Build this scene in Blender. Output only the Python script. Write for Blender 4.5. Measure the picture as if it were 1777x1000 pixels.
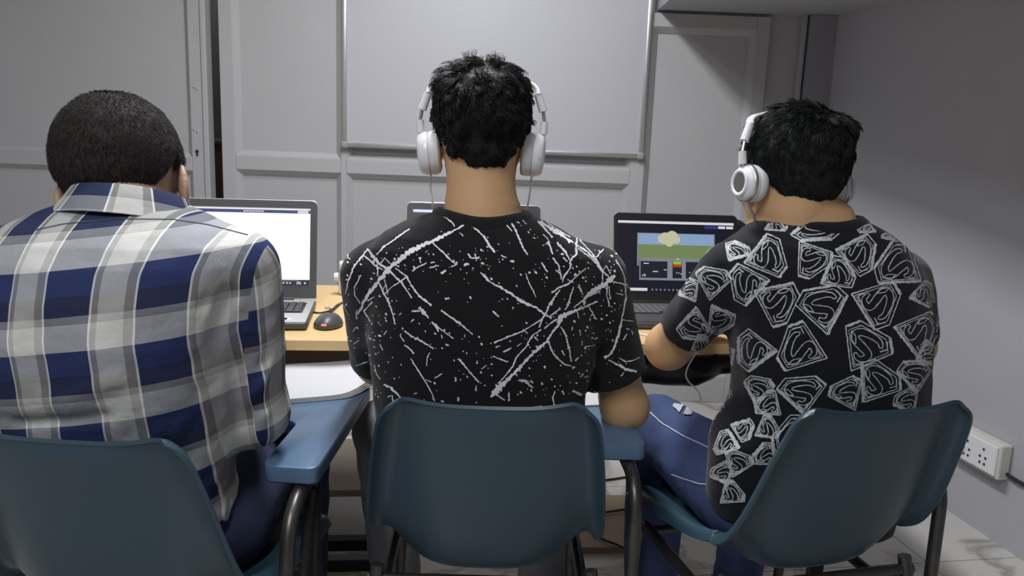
import bpy, bmesh, math, random
import numpy as np
from mathutils import Vector, Matrix
from mathutils.bvhtree import BVHTree

for o in list(bpy.data.objects):
    bpy.data.objects.remove(o, do_unlink=True)
SC = bpy.context.scene
COL = SC.collection
random.seed(7)
RNG = np.random.default_rng(11)
PI = math.pi
rad = math.radians

# ------------------------------------------------------------------ camera
F_PX, CAM_H, PITCH, ROLL = 1400.0, 1.23, rad(10.9), rad(2.2)
cam_d = bpy.data.cameras.new('camera')
cam_d.sensor_width = 36.0
cam_d.lens = F_PX / 1777.0 * 36.0
cam_d.clip_start = 0.02
cam = bpy.data.objects.new('camera', cam_d)
COL.objects.link(cam)
CAM_R = Matrix.Rotation(PI / 2 - PITCH, 3, 'X') @ Matrix.Rotation(ROLL, 3, 'Z')
cam.matrix_world = Matrix.Translation((0, 0, CAM_H)) @ CAM_R.to_4x4()
SC.camera = cam

# ------------------------------------------------------------------ world, lamps, exposure
w = bpy.data.worlds.new('world')
SC.world = w
w.use_nodes = True
w.node_tree.nodes['Background'].inputs[0].default_value = (0.55, 0.58, 0.65, 1)
w.node_tree.nodes['Background'].inputs[1].default_value = 0.25
SC.view_settings.view_transform = 'Standard'
SC.view_settings.look = 'None'
SC.view_settings.gamma = 1.0
SC.view_settings.use_curve_mapping = False
SC.view_settings.exposure = 0.0
TUBES = [(-0.26, 2.10, 2.62, 1.2, 49.0), (-0.55, -0.25, 2.62, 1.2, 36.0)]   # x, y, z, length, watts; the second is an added rear fill


def area(name, loc, sx, sy, power, color):
    l = bpy.data.lights.new(name, 'AREA')
    l.shape = 'RECTANGLE'
    l.size, l.size_y, l.energy, l.color = sx, sy, power, color
    o = bpy.data.objects.new(name, l)
    o.location = loc
    COL.objects.link(o)
    return o


for tx, ty, tz, tl, tp in TUBES:
    area('tube_lamp', (tx, ty, tz - 0.03), 0.22, tl, tp, (0.95, 0.97, 1.0))

bl = bpy.data.lights.new('gap_fill', 'POINT')      # weak added fill without a fitting, brightens the room beyond the door
bl.energy, bl.shadow_soft_size = 5.0, 0.05
bo = bpy.data.objects.new('gap_fill', bl)
bo.location = (-1.9, 4.5, 2.4)
COL.objects.link(bo)

# ------------------------------------------------------------------ pixel helpers (used to take measurements only)
CAM_O = Vector((0, 0, CAM_H))


def ray(px, py):
    return CAM_R @ Vector(((px - 888.5) / F_PX, -(py - 500) / F_PX, -1.0))


def U(px, py, Y):
    d = ray(px, py)
    return CAM_O + d * (Y / d.y)


def ZP(px, py, z):
    d = ray(px, py)
    return CAM_O + d * ((z - CAM_H) / d.z)


def XS(px, py, x0, k):      # on the slanted right wall  x = x0 - k*y
    d = ray(px, py)
    t = x0 / (d.x + k * d.y)
    return CAM_O + d * t


# ------------------------------------------------------------------ materials
MATS = {}


def nd(nt, t, **kw):
    n = nt.nodes.new(t)
    for k, v in kw.items():
        setattr(n, k, v)
    return n


def mat(name, col, rough=0.6, metal=0.0, var=0.12, scale=9.0, bump=0.0, bscale=120.0, spec=0.5, emit=None, estr=0.0, coat=0.0, sheen=0.0):
    if name in MATS:
        return MATS[name]
    m = bpy.data.materials.new(name)
    m.use_nodes = True
    nt = m.node_tree
    b = nt.nodes['Principled BSDF']
    b.inputs['Roughness'].default_value = rough
    b.inputs['Metallic'].default_value = metal
    b.inputs['Specular IOR Level'].default_value = spec
    b.inputs['Coat Weight'].default_value = coat
    b.inputs['Sheen Weight'].default_value = sheen
    tc = nd(nt, 'ShaderNodeTexCoord')
    nz = nd(nt, 'ShaderNodeTexNoise')
    nz.inputs['Scale'].default_value = scale
    nz.inputs['Detail'].default_value = 4
    nt.links.new(tc.outputs['Object'], nz.inputs['Vector'])
    mx = nd(nt, 'ShaderNodeMix', data_type='RGBA')
    c1 = [c * (1 - var) for c in col]
    c2 = [min(1, c * (1 + var)) for c in col]
    mx.inputs[6].default_value = (*c1, 1)
    mx.inputs[7].default_value = (*c2, 1)
    nt.links.new(nz.outputs['Fac'], mx.inputs[0])
    nt.links.new(mx.outputs[2], b.inputs['Base Color'])
    if bump > 0:
        n2 = nd(nt, 'ShaderNodeTexNoise')
        n2.inputs['Scale'].default_value = bscale
        n2.inputs['Detail'].default_value = 3
        nt.links.new(tc.outputs['Object'], n2.inputs['Vector'])
        bp = nd(nt, 'ShaderNodeBump')
        bp.inputs['Strength'].default_value = bump
        bp.inputs['Distance'].default_value = 0.002
        nt.links.new(n2.outputs['Fac'], bp.inputs['Height'])
        nt.links.new(bp.outputs['Normal'], b.inputs['Normal'])
    if emit is not None:
        b.inputs['Emission Color'].default_value = (*emit, 1)
        b.inputs['Emission Strength'].default_value = estr
    MATS[name] = m
    return m


def screen(name, col, s=1.0):
    return mat(name, [c * 0.05 for c in col], 0.4, var=0.0, emit=col, estr=s)


PAINT = mat('grey_gloss_paint', (0.475, 0.475, 0.48), 0.5, var=0.04, scale=3, bump=0.05, bscale=40)
PLASTER = mat('lilac_plaster', (0.43, 0.43, 0.462), 0.75, var=0.06, scale=4, bump=0.12, bscale=60)
CEIL = mat('ceiling_white', (0.62, 0.62, 0.62), 0.9, var=0.04)
BOARD = mat('whiteboard_enamel', (0.50, 0.50, 0.53), 0.35, var=0.02, scale=2)
ALU = mat('brushed_aluminium', (0.62, 0.62, 0.62), 0.35, 0.8, var=0.08)
WOOD = mat('oak_laminate', (0.66, 0.46, 0.22), 0.4, var=0.08, scale=6)
BROWN = mat('brown_board', (0.20, 0.155, 0.125), 0.6, var=0.15, scale=12)
TAUPE = mat('taupe_board', (0.23, 0.19, 0.15), 0.6, var=0.12, scale=10)
PLASTIC = mat('teal_blue_plastic', (0.024, 0.058, 0.082), 0.38, var=0.10, scale=14, bump=0.10, bscale=320)
STEEL = mat('worn_black_steel', (0.085, 0.080, 0.075), 0.36, 0.75, var=0.45, scale=22, bump=0.1, bscale=90)
BLACKST = mat('black_steel', (0.018, 0.018, 0.019), 0.45, 0.2, var=0.3)
BLACKPL = mat('black_plastic', (0.016, 0.016, 0.018), 0.4, var=0.2)
GREYPL = mat('graphite_plastic', (0.06, 0.06, 0.064), 0.4, var=0.1)
SILVER = mat('silver_plastic', (0.50, 0.50, 0.50), 0.35, 0.4, var=0.06)
WHITEPL = mat('white_plastic', (0.80, 0.80, 0.81), 0.32, var=0.03)
CUSHION = mat('white_leatherette', (0.72, 0.72, 0.72), 0.5, var=0.05, bump=0.3, bscale=200)
PAPER = mat('white_paper', (0.54, 0.54, 0.56), 0.8, var=0.02)
SOCK = mat('switchboard_white', (0.66, 0.64, 0.58), 0.45, var=0.06, scale=30)
HOLE = mat('dark_hole', (0.01, 0.01, 0.01), 0.8, var=0.0)


# ------------------------------------------------------------------ mesh helpers
class MB:
    def __init__(self):
        self.v, self.f = [], []

    def add(self, v, f):
        n = len(self.v)
        self.v += [Vector(p) for p in v]
        self.f += [tuple(i + n for i in q) for q in f]
        return self

    def box(self, c, s, rot=None, bevel=0.0, seg=2):
        bm = bmesh.new()
        bmesh.ops.create_cube(bm, size=1.0)
        bmesh.ops.scale(bm, vec=s, verts=bm.verts)
        if bevel > 0:
            bmesh.ops.bevel(bm, geom=list(bm.edges), offset=min(bevel, min(s) * 0.49), segments=seg, affect='EDGES', profile=0.5)
        M = Matrix.Translation(c)
        if rot is not None:
            M = M @ (rot.to_4x4() if isinstance(rot, Matrix) else Matrix.Rotation(rot, 4, 'Z'))
        bmesh.ops.transform(bm, matrix=M, verts=bm.verts)
        bm.verts.index_update()
        self.add([v.co.copy() for v in bm.verts], [[v.index for v in f.verts] for f in bm.faces])
        bm.free()
        return self

    def tube(self, pts, r, n=10, smooth=0, cap=True):
        pts = [Vector(p) for p in pts]
        if smooth:
            pts = catmull(pts, smooth)
        rs = r if isinstance(r, (list, tuple)) else [r] * len(pts)
        if len(rs) != len(pts):
            rs = list(np.interp(np.linspace(0, 1, len(pts)), np.linspace(0, 1, len(rs)), rs))
        t0 = (pts[1] - pts[0]).normalized()
        up = Vector((0, 0, 1)) if abs(t0.z) < 0.9 else Vector((1, 0, 0))
        nrm = t0.cross(up).normalized()
        V, Fc = [], []
        for i, p in enumerate(pts):
            t = (pts[min(i + 1, len(pts) - 1)] - pts[max(i - 1, 0)]).normalized()
            nrm = (nrm - t * nrm.dot(t)).normalized()
            b = t.cross(nrm)
            for k in range(n):
                a = 2 * PI * k / n
                V.append(p + (nrm * math.cos(a) + b * math.sin(a)) * rs[i])
        for i in range(len(pts) - 1):
            for k in range(n):
                k2 = (k + 1) % n
                Fc.append((i * n + k, i * n + k2, (i + 1) * n + k2, (i + 1) * n + k))
        if cap:
            Fc.append(tuple(range(n))[::-1])
            Fc.append(tuple((len(pts) - 1) * n + k for k in range(n)))
        return self.add(V, Fc)

    def lathe(self, prof, M=None, n=28, closed=True):
        """profile of (radius, height) about local Z, transformed by M"""
        V, Fc = [], []
        for r, h in prof:
            for k in range(n):
                a = 2 * PI * k / n
                V.append(Vector((r * math.cos(a), r * math.sin(a), h)))
        for i in range(len(prof) - 1):
            for k in range(n):
                k2 = (k + 1) % n
                Fc.append((i * n + k, i * n + k2, (i + 1) * n + k2, (i + 1) * n + k))
        if closed:
            Fc.append(tuple(range(n))[::-1])
            Fc.append(tuple((len(prof) - 1) * n + k for k in range(n)))
        if M is not None:
            V = [M @ v for v in V]
        return self.add(V, Fc)

    def prism(self, poly, M, th):
        """flat polygon (x,y) extruded from z=0 to z=th, transformed by M"""
        n = len(poly)
        V = [M @ Vector((x, y, 0)) for x, y in poly] + [M @ Vector((x, y, th)) for x, y in poly]
        Fc = [tuple(range(n))[::-1], tuple(range(n, 2 * n))]
        Fc += [(i, (i + 1) % n, n + (i + 1) % n, n + i) for i in range(n)]
        return self.add(V, Fc)

    def build(self, name, m, parent=None, world=False, smooth=False, cat=None, label=None, group=None, kind=None):
        off = parent_loc(parent) if (world and parent is not None) else Vector((0, 0, 0))
        me = bpy.data.meshes.new(name)
        me.from_pydata([tuple(v - off) for v in self.v], [], self.f)
        return link(name, me, m, parent, smooth, cat, label, group, kind)


def parent_loc(p):
    l = Vector((0, 0, 0))
    while p is not None:
        l = l + p.location
        p = p.parent
    return l


def tag(o, cat=None, label=None, group=None, kind=None):
    if cat: o['category'] = cat
    if label: o['label'] = label
    if group: o['group'] = group
    if kind: o['kind'] = kind
    return o


def link(name, me, m, parent=None, smooth=False, cat=None, label=None, group=None, kind=None):
    me.validate()
    bm = bmesh.new()
    bm.from_mesh(me)
    bmesh.ops.recalc_face_normals(bm, faces=bm.faces)
    bm.to_mesh(me)
    bm.free()
    if smooth:
        me.shade_smooth()
        if smooth == 'auto':
            try:
                me.set_sharp_from_angle(angle=rad(38))
            except Exception:
                pass
    me.materials.append(m)
    o = bpy.data.objects.new(name, me)
    COL.objects.link(o)
    o.parent = parent
    return tag(o, cat, label, group, kind)


def empty(name, loc, rz=0.0, cat=None, label=None, group=None, kind=None):
    o = bpy.data.objects.new(name, None)
    o.empty_display_size = 0.1
    o.location = loc
    o.rotation_euler = (0, 0, rz)
    COL.objects.link(o)
    return tag(o, cat, label, group, kind)


def share(src, name, loc, parent, rot=None):
    o = bpy.data.objects.new(name, src.data)
    o.location = loc
    if rot is not None: o.rotation_euler = rot
    COL.objects.link(o)
    o.parent = parent
    return o


def catmull(p, k):
    out = []
    for i in range(len(p) - 1):
        p0, p1, p2, p3 = p[max(i - 1, 0)], p[i], p[i + 1], p[min(i + 2, len(p) - 1)]
        for j in range(k):
            t = j / k
            out.append(0.5 * ((2 * p1) + (p2 - p0) * t + (2 * p0 - 5 * p1 + 4 * p2 - p3) * t * t + (3 * p1 - p0 - 3 * p2 + p3) * t ** 3))
    out.append(p[-1])
    return out


def bent(pts, r, k=6):
    """round the corners of a polyline with radius r"""
    pts = [Vector(p) for p in pts]
    out = [pts[0]]
    for i in range(1, len(pts) - 1):
        a, b, c = pts[i - 1], pts[i], pts[i + 1]
        d1, d2 = (a - b), (c - b)
        rr = min(r, d1.length * 0.45, d2.length * 0.45)
        s, e = b + d1.normalized() * rr, b + d2.normalized() * rr
        for j in range(k + 1):
            t = j / k
            out.append(s * (1 - t) ** 2 + b * 2 * t * (1 - t) + e * t * t)
    out.append(pts[-1])
    return out


# ------------------------------------------------------------------ signed-distance modelling (organic forms)
def A3(v):
    return np.array([v[0], v[1], v[2]], dtype=np.float32)


def smin(a, b, k):
    h = np.clip(0.5 + 0.5 * (b - a) / k, 0, 1)
    return b + (a - b) * h - k * h * (1 - h)


def smax(a, b, k):
    return -smin(-a, -b, k)


def rcone(P, a, b, r1, r2, flat=None, ff=1.0):
    a, b = A3(a), A3(b)
    ab = b - a
    L2 = float(ab @ ab) + 1e-9
    d = P - a
    h = np.clip((d @ ab) / L2, 0, 1)
    q = d - h[:, None] * ab
    if flat is not None:
        n = A3(flat)
        n = n / np.linalg.norm(n)
        q = q + (q @ n)[:, None] * n * (ff - 1)
    return np.sqrt((q * q).sum(1)) - (r1 + (r2 - r1) * h)


def chain(P, pts, rs, k=0.015, **kw):
    d = None
    for i in range(len(pts) - 1):
        e = rcone(P, pts[i], pts[i + 1], rs[i], rs[i + 1], **kw)
        d = e if d is None else smin(d, e, k)
    return d


def ellip(P, c, r, R=None):
    q = P - A3(c)
    if R is not None:
        q = q @ R
    r = np.array(r, dtype=np.float32)
    k0 = np.sqrt(((q / r) ** 2).sum(1))
    k1 = np.sqrt(((q / (r * r)) ** 2).sum(1)) + 1e-9
    return np.where(k0 < 0.2, (k0 - 1) * r.min(), k0 * (k0 - 1) / k1)


def loft(P, rows, n=2.4):
    """rows: (z, cx, cy, ax, ay) with z descending or ascending"""
    rows = sorted(rows)
    zs = np.array([r[0] for r in rows], dtype=np.float32)
    g = lambda i: np.interp(P[:, 2], zs, [r[i] for r in rows]).astype(np.float32)
    cx, cy, ax, ay = g(1), g(2), g(3), g(4)
    v = ((np.abs(P[:, 0] - cx) / ax) ** n + (np.abs(P[:, 1] - cy) / ay) ** n) ** (1 / n)
    d = (v - 1) * np.minimum(ax, ay) * 1.05
    d = np.maximum(d, P[:, 2] - zs[-1])
    return np.maximum(d, zs[0] - P[:, 2])


def hash3(i, j, k):
    n = (i * 73856093) ^ (j * 19349663) ^ (k * 83492791)
    n = (n ^ (n >> 13)) * 1274126177
    return ((n & 0xFFFFFF) / float(0xFFFFFF)).astype(np.float32)


def vnoise(P, s):
    q = P * s + 100
    i = np.floor(q).astype(np.int64)
    f = (q - i).astype(np.float32)
    f = f * f * (3 - 2 * f)
    out = 0
    for dx in (0, 1):
        for dy in (0, 1):
            for dz in (0, 1):
                wgt = (f[:, 0] if dx else 1 - f[:, 0]) * (f[:, 1] if dy else 1 - f[:, 1]) * (f[:, 2] if dz else 1 - f[:, 2])
                out = out + wgt * hash3(i[:, 0] + dx, i[:, 1] + dy, i[:, 2] + dz)
    return out * 2 - 1


def folds(P, lst):
    """cloth folds: gaussian ridges (amp>0) or valleys (amp<0) along polylines"""
    out = np.zeros(len(P), dtype=np.float32)
    for pts, amp, wd in lst:
        d = None
        for a, b in zip(pts[:-1], pts[1:]):
            e = rcone(P, a, b, 0, 0)
            d = e if d is None else np.minimum(d, e)
        out += amp * np.exp(-(d / wd) ** 2)
    return out


def sdf_mesh(fn, lo, hi, h, B=8):
    lo = np.array(lo, dtype=np.float32)
    hi = np.array(hi, dtype=np.float32)
    nb = np.ceil((hi - lo) / (h * B)).astype(int)
    N = nb * B
    I = np.stack(np.meshgrid(*[np.arange(k) for k in nb], indexing='ij'), -1).reshape(-1, 3)
    cen = lo + (I + 0.5) * B * h
    d = fn(cen.astype(np.float32))
    act = np.abs(d) < B * h * 0.87 * 1.35 + 0.012
    vol = np.repeat(np.repeat(np.repeat(np.where(d < 0, -1.0, 1.0).astype(np.float32).reshape(nb), B, 0), B, 1), B, 2)
    loc = np.stack(np.meshgrid(*[np.arange(B)] * 3, indexing='ij'), -1).reshape(-1, 3)
    Ia = I[act]
    for s in range(0, len(Ia), 1500):
        idx = (Ia[s:s + 1500, None, :] * B + loc[None]).reshape(-1, 3)
        vol[idx[:, 0], idx[:, 1], idx[:, 2]] = fn((lo + idx * h).astype(np.float32))
    s = vol < 0
    nx, ny, nz = vol.shape
    cnt = np.zeros((nx - 1, ny - 1, nz - 1), dtype=np.int8)
    for a in (0, 1):
        for b in (0, 1):
            for c in (0, 1):
                cnt += s[a:nx - 1 + a, b:ny - 1 + b, c:nz - 1 + c]
    cells = np.argwhere((cnt > 0) & (cnt < 8))
    vid = -np.ones(cnt.shape, dtype=np.int64)
    vid[cells[:, 0], cells[:, 1], cells[:, 2]] = np.arange(len(cells))
    acc = np.zeros((len(cells), 3))
    num = np.zeros(len(cells))
    cor = np.array([[a, b, c] for a in (0, 1) for b in (0, 1) for c in (0, 1)])
    for i in range(8):
        for j in range(i + 1, 8):
            if np.abs(cor[i] - cor[j]).sum() != 1: continue
            pa, pb = cells + cor[i], cells + cor[j]
            fa = vol[pa[:, 0], pa[:, 1], pa[:, 2]]
            fb = vol[pb[:, 0], pb[:, 1], pb[:, 2]]
            m = (fa < 0) != (fb < 0)
            t = np.where(m, fa / np.where(m, fa - fb, 1), 0)
            acc += np.where(m[:, None], cor[i] + (cor[j] - cor[i]) * t[:, None], 0)
            num += m
    V = lo + (cells + acc / num[:, None]) * h
    Fs = []
    for ax in range(3):
        o1, o2 = [(1, 2), (2, 0), (0, 1)][ax]
        sl0 = [slice(None)] * 3
        sl1 = [slice(None)] * 3
        sl0[ax] = slice(0, -1)
        sl1[ax] = slice(1, None)
        diff = s[tuple(sl0)] != s[tuple(sl1)]
        e = np.argwhere(diff)
        ok = (e[:, o1] > 0) & (e[:, o2] > 0) & (e[:, o1] < vol.shape[o1] - 1) & (e[:, o2] < vol.shape[o2] - 1)
        e = e[ok]
        flip = s[e[:, 0], e[:, 1], e[:, 2]]
        q = []
        for d1, d2 in ((-1, -1), (0, -1), (0, 0), (-1, 0)):
            c = e.copy()
            c[:, o1] += d1
            c[:, o2] += d2
            q.append(vid[c[:, 0], c[:, 1], c[:, 2]])
        q = np.stack(q, 1)
        q = np.where(flip[:, None], q, q[:, ::-1])
        Fs.append(q)
    Fq = np.concatenate(Fs)
    Fq = Fq[(Fq >= 0).all(1)]
    return V.astype(np.float32), Fq


def np_obj(name, V, Fq, m, parent, attrs=None, **kw):
    off = parent_loc(parent) if parent is not None else Vector((0, 0, 0))
    V2 = V - np.array(off, dtype=np.float32)
    me = bpy.data.meshes.new(name)
    me.vertices.add(len(V2))
    me.vertices.foreach_set('co', V2.astype(np.float32).ravel())
    k = Fq.shape[1]
    me.loops.add(len(Fq) * k)
    me.loops.foreach_set('vertex_index', Fq.astype(np.int32).ravel())
    me.polygons.add(len(Fq))
    me.polygons.foreach_set('loop_start', (np.arange(len(Fq)) * k).astype(np.int32))
    me.update(calc_edges=True)
    me.shade_smooth()
    for an, av in (attrs or {}).items():
        at = me.attributes.new(an, 'FLOAT', 'POINT')
        at.data.foreach_set('value', av.astype(np.float32))
    me.materials.append(m)
    o = bpy.data.objects.new(name, me)
    COL.objects.link(o)
    o.parent = parent
    return tag(o, **kw)


# ------------------------------------------------------------------ the room
YW = 3.70                              # back partition
RX0, RK = 1.37 + 3.6 * 0.172, 0.172    # right wall: x = RX0 - RK*y
CEIL_Z = 2.75


def rwx(y): return RX0 - RK * y


def wz(px, py): return U(px, py, YW).z
def wx(px, py): return U(px, py, YW).x


TH = math.atan(RK)        # the right wall's slant, shared by floor tiles and desk
# floor with marble tiles laid square to the right wall
fl = MB().box((-0.4, 1.4, -0.03), (5.4, 7.6, 0.036)).build('floor', mat('grout', (0.30, 0.28, 0.25), 0.8), kind='structure')
marble = mat('marble_tile', (0.60, 0.585, 0.55), 0.22, var=0.06, scale=3)
nt = marble.node_tree
tc = nd(nt, 'ShaderNodeNewGeometry')
n1 = nd(nt, 'ShaderNodeTexNoise'); n1.inputs['Scale'].default_value = 1.7; n1.inputs['Detail'].default_value = 6; n1.inputs['Distortion'].default_value = 1.6
nt.links.new(tc.outputs['Position'], n1.inputs['Vector'])
rp = nd(nt, 'ShaderNodeValToRGB')
rp.color_ramp.elements[0].position = 0.46; rp.color_ramp.elements[0].color = (0, 0, 0, 1)
rp.color_ramp.elements[1].position = 0.54; rp.color_ramp.elements[1].color = (0, 0, 0, 1)
e = rp.color_ramp.elements.new(0.50); e.color = (1, 1, 1, 1)
nt.links.new(n1.outputs['Fac'], rp.inputs[0])
mx = nd(nt, 'ShaderNodeMix', data_type='RGBA')
bs = nt.nodes['Principled BSDF']
old = bs.inputs['Base Color'].links[0].from_socket
nt.links.new(rp.outputs[0], mx.inputs[0])
nt.links.new(old, mx.inputs[6])
mx.inputs[7].default_value = (0.33, 0.30, 0.27, 1)
nt.links.new(mx.outputs[2], bs.inputs['Base Color'])
tile = None
for i in range(-4, 4):
    for j in range(-3, 6):
        p = Matrix.Rotation(TH, 3, 'Z') @ Vector((i * 0.6 + 0.15, j * 0.6 + 0.5, 0))
        if p.y > 4.0 or p.y < -1.9 or p.x > rwx(p.y) + 0.35 or p.x < -2.4: continue
        if tile is None:
            tile = MB().box((0, 0, 0), (0.597, 0.597, 0.012), bevel=0.0015, seg=1).build('tile', marble, fl)
            tile.location = (p.x, p.y, -0.006); tile.rotation_euler = (0, 0, TH)
        else:
            share(tile, 'tile', (p.x, p.y, -0.006), fl, (0, 0, TH))

MB().box((-0.4, 1.4, CEIL_Z + 0.05), (5.4, 7.6, 0.1)).build('ceiling', CEIL, kind='structure')
MB().box((-2.95, 1.3, CEIL_Z / 2), (0.1, 7.2, CEIL_Z)).build('wall_left', PLASTER, kind='structure')
MB().box((-0.4, -1.85, CEIL_Z / 2), (5.2, 0.1, CEIL_Z)).build('wall_rear', PLASTER, kind='structure')
# slanted right wall
m = MB()
a, b = Vector((rwx(-1.9), -1.9, 0)), Vector((rwx(5.2), 5.2, 0))
n = Vector((1, RK, 0)).normalized() * 0.1
m.add([a, b, b + n, a + n, a + Vector((0, 0, CEIL_Z)), b + Vector((0, 0, CEIL_Z)), b + n + Vector((0, 0, CEIL_Z)), a + n + Vector((0, 0, CEIL_Z))],
      [(0, 1, 2, 3), (4, 5, 6, 7), (0, 1, 5, 4), (1, 2, 6, 5), (2, 3, 7, 6), (3, 0, 4, 7)])
m.build('wall_right', PLASTER, kind='structure')

# back partition: painted board with stiles, rails and bevelled panel mouldings
GL, GR = wx(357, 0), wx(379, 0)                    # the open gap beside the door
XA0, XA1 = wx(406, 100), wx(592, 100)              # panel A
XB0, XB1 = wx(602, 150), wx(1092, 300)             # panel B (behind the whiteboard)
XC0, XC1 = wx(1133, 60), wx(1310, 80)              # panel C
XE = wx(1337, 40)                                  # end of the frame
ZR1, ZR0 = wz(500, 273), wz(500, 297)              # middle rail
ZC1 = wz(1220, 50)
ZTOP = wz(1230, 26)
wall = MB().box(((GR + rwx(YW) + 0.1) / 2, YW + 0.06, CEIL_Z / 2), (rwx(YW) + 0.1 - GR, 0.08, CEIL_Z)).build('wall_back', PAINT, kind='structure')


def strip(nm, x0, x1, z0, z1, par, y0=YW - 0.012, th=0.032, bev=0.003):
    return MB().box(((x0 + x1) / 2, y0 + th / 2, (z0 + z1) / 2), (x1 - x0, th, z1 - z0), bevel=bev).build(nm, PAINT, par, world=True)


def bevel_frame(x0, x1, z0, z1, par, wd=0.024, y0=YW - 0.011, y1=YW + 0.016):
    """sloping moulding around a sunk panel, four pieces"""
    o = [(x0, z0), (x1, z0), (x1, z1), (x0, z1)]
    i = [(x0 + wd, z0 + wd), (x1 - wd, z0 + wd), (x1 - wd, z1 - wd), (x0 + wd, z1 - wd)]
    for k in range(4):
        k2 = (k + 1) % 4
        v = [(o[k][0], y0, o[k][1]), (o[k2][0], y0, o[k2][1]), (i[k2][0], y1, i[k2][1]), (i[k][0], y1, i[k][1])]
        v += [(p[0], YW + 0.02, p[2]) for p in v]
        MB().add(v, [(0, 1, 2, 3), (4, 5, 6, 7), (0, 1, 5, 4), (1, 2, 6, 5), (2, 3, 7, 6), (3, 0, 4, 7)]).build('moulding', PAINT, par, world=True)


ZT = CEIL_Z
strip('stile', GR, XA0, 0, ZT, wall)
strip('stile', XA1, XB0, 0, ZT, wall)
strip('stile', XB1, XC0, 0, ZT, wall)
strip('stile', XC1, XE, 0, ZTOP, wall)
for x0, x1 in ((XA0, XA1), (XB0, XB1)):
    strip('rail', x0, x1, ZR0, ZR1, wall)
    strip('rail', x0, x1, 0, 0.13, wall)
    bevel_frame(x0, x1, ZR1, 2.5, wall)
    bevel_frame(x0, x1, 0.13, ZR0, wall)
    strip('rail', x0, x1, 2.5, ZT, wall)
strip('rail', XC0, XC1, ZC1, ZTOP, wall)
strip('rail', XC0, XC1, 0, 0.13, wall)
bevel_frame(XC0, XC1, 0.13, ZC1, wall)

# soffit along the right wall and the boxed column in the corner
XSB = wx(1141, 20)
ZSB = ZTOP + 0.012
m = MB()
ys = (YW + 0.02, -1.8)
for y in ys:
    m.v += [Vector((XSB, y, ZSB)), Vector((rwx(y) + 0.05, y, ZSB)), Vector((rwx(y) + 0.05, y, CEIL_Z)), Vector((XSB, y, CEIL_Z))]
m.f += [(0, 1, 2, 3), (4, 5, 6, 7), (0, 1, 5, 4), (1, 2, 6, 5), (2, 3, 7, 6), (3, 0, 4, 7)]
m.build('trim_1', PLASTER, kind='structure')
px0, px1 = wx(1402, 30), rwx(YW)
MB().box(((px0 + px1 + 0.05) / 2, YW - 0.01, ZSB / 2), (px1 + 0.05 - px0, 0.09, ZSB), bevel=0.004).build('trim_2', mat('column_shade_grey', (0.30, 0.30, 0.33), 0.7, var=0.06), kind='structure')  # column colour darkened to carry the shade in the corner
MB().box((px0 - 0.018, YW + 0.0, ZSB / 2), (0.02, 0.06, ZSB), bevel=0.004).build('trim_3', PLASTER, kind='structure')

# door leaf left of the gap
XS0 = wx(325, 0)
XD0 = -2.86
door = MB().box(((XD0 + GL) / 2, YW + 0.03, 1.2), (GL - XD0, 0.035, 2.38)).build('door_1', PAINT, kind='structure')
MB().box((GL - 0.012, YW - 0.001, 1.2), (0.024, 0.036, 2.38), bevel=0.004).build('meeting_stile', PAINT, door)
MB().box(((XS0 + GL - 0.026) / 2, YW + 0.004, 1.2), (GL - 0.026 - XS0, 0.03, 2.38), bevel=0.003).build('stile', PAINT, door)
DZ1, DZ0 = wz(60, 263), wz(60, 286)
strip('rail', XD0, XS0, DZ0, DZ1, door)
strip('rail', XD0, XS0, 0.01, 0.14, door)
strip('rail', XD0, XS0, 2.28, 2.39, door)
bevel_frame(XD0, XS0, DZ1, 2.28, door)
bevel_frame(XD0, XS0, 0.14, DZ0, door)
kx, kz = wx(344, 265), wz(344, 265)
m = MB().lathe([(0.007, 0), (0.007, 0.004)], Matrix.Translation((kx, YW - 0.0115, kz + 0.006)) @ Matrix.Rotation(PI / 2, 4, 'X'), n=14)
m.box((kx, YW - 0.013, kz - 0.006), (0.006, 0.004, 0.018)).build('keyhole', HOLE, door)
for py in (153, 227):
    sx, sz = wx(341, py), wz(341, py)
    for dx, dz in ((-0.006, 0.004), (0.008, -0.004)):
        MB().lathe([(0.0055, 0), (0.005, 0.003), (0.002, 0.004)], Matrix.Translation((sx + dx, YW - 0.011, sz + dz)) @ Matrix.Rotation(PI / 2, 4, 'X'), n=10).build('screw', ALU, door)
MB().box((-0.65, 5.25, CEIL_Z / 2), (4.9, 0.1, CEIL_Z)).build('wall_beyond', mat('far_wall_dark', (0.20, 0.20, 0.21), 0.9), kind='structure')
# head of the doorway over the door leaf
MB().box(((GR - 2.9) / 2, YW + 0.03, 2.575), (GR + 2.9, 0.06, 0.35)).build('trim_4', PAINT, kind='structure')

# cabinet in the dark room beyond the gap
c0 = U(375, 251, 4.35)
cb = empty('storage_cabinet', (c0.x - 0.05, 4.6, 0), cat='cabinet', label='brown wooden cabinet in the dark room, seen through the door gap')
CBM = mat('brown_cabinet', (0.30, 0.19, 0.13), 0.6, var=0.15)
hgt = c0.z
MB().box((0, 0.02, hgt / 2), (0.9, 0.44, hgt), bevel=0.004).build('body', CBM, cb)
for k in (0, 1):
    d = MB().box((-0.225 + 0.45 * k, -0.21, hgt / 2), (0.435, 0.02, hgt - 0.08), bevel=0.004).build('door', CBM, cb)
    MB().tube([(-0.04 + 0.08 * k, -0.225, hgt * 0.6), (-0.04 + 0.08 * k, -0.245, hgt * 0.6 + 0.01), (-0.04 + 0.08 * k, -0.245, hgt * 0.6 + 0.09), (-0.04 + 0.08 * k, -0.225, hgt * 0.6 + 0.1)], 0.004).build('handle', ALU, d)
MB().box((0, 0.01, hgt + 0.011), (0.94, 0.48, 0.022), bevel=0.004).build('top', CBM, cb)

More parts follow.
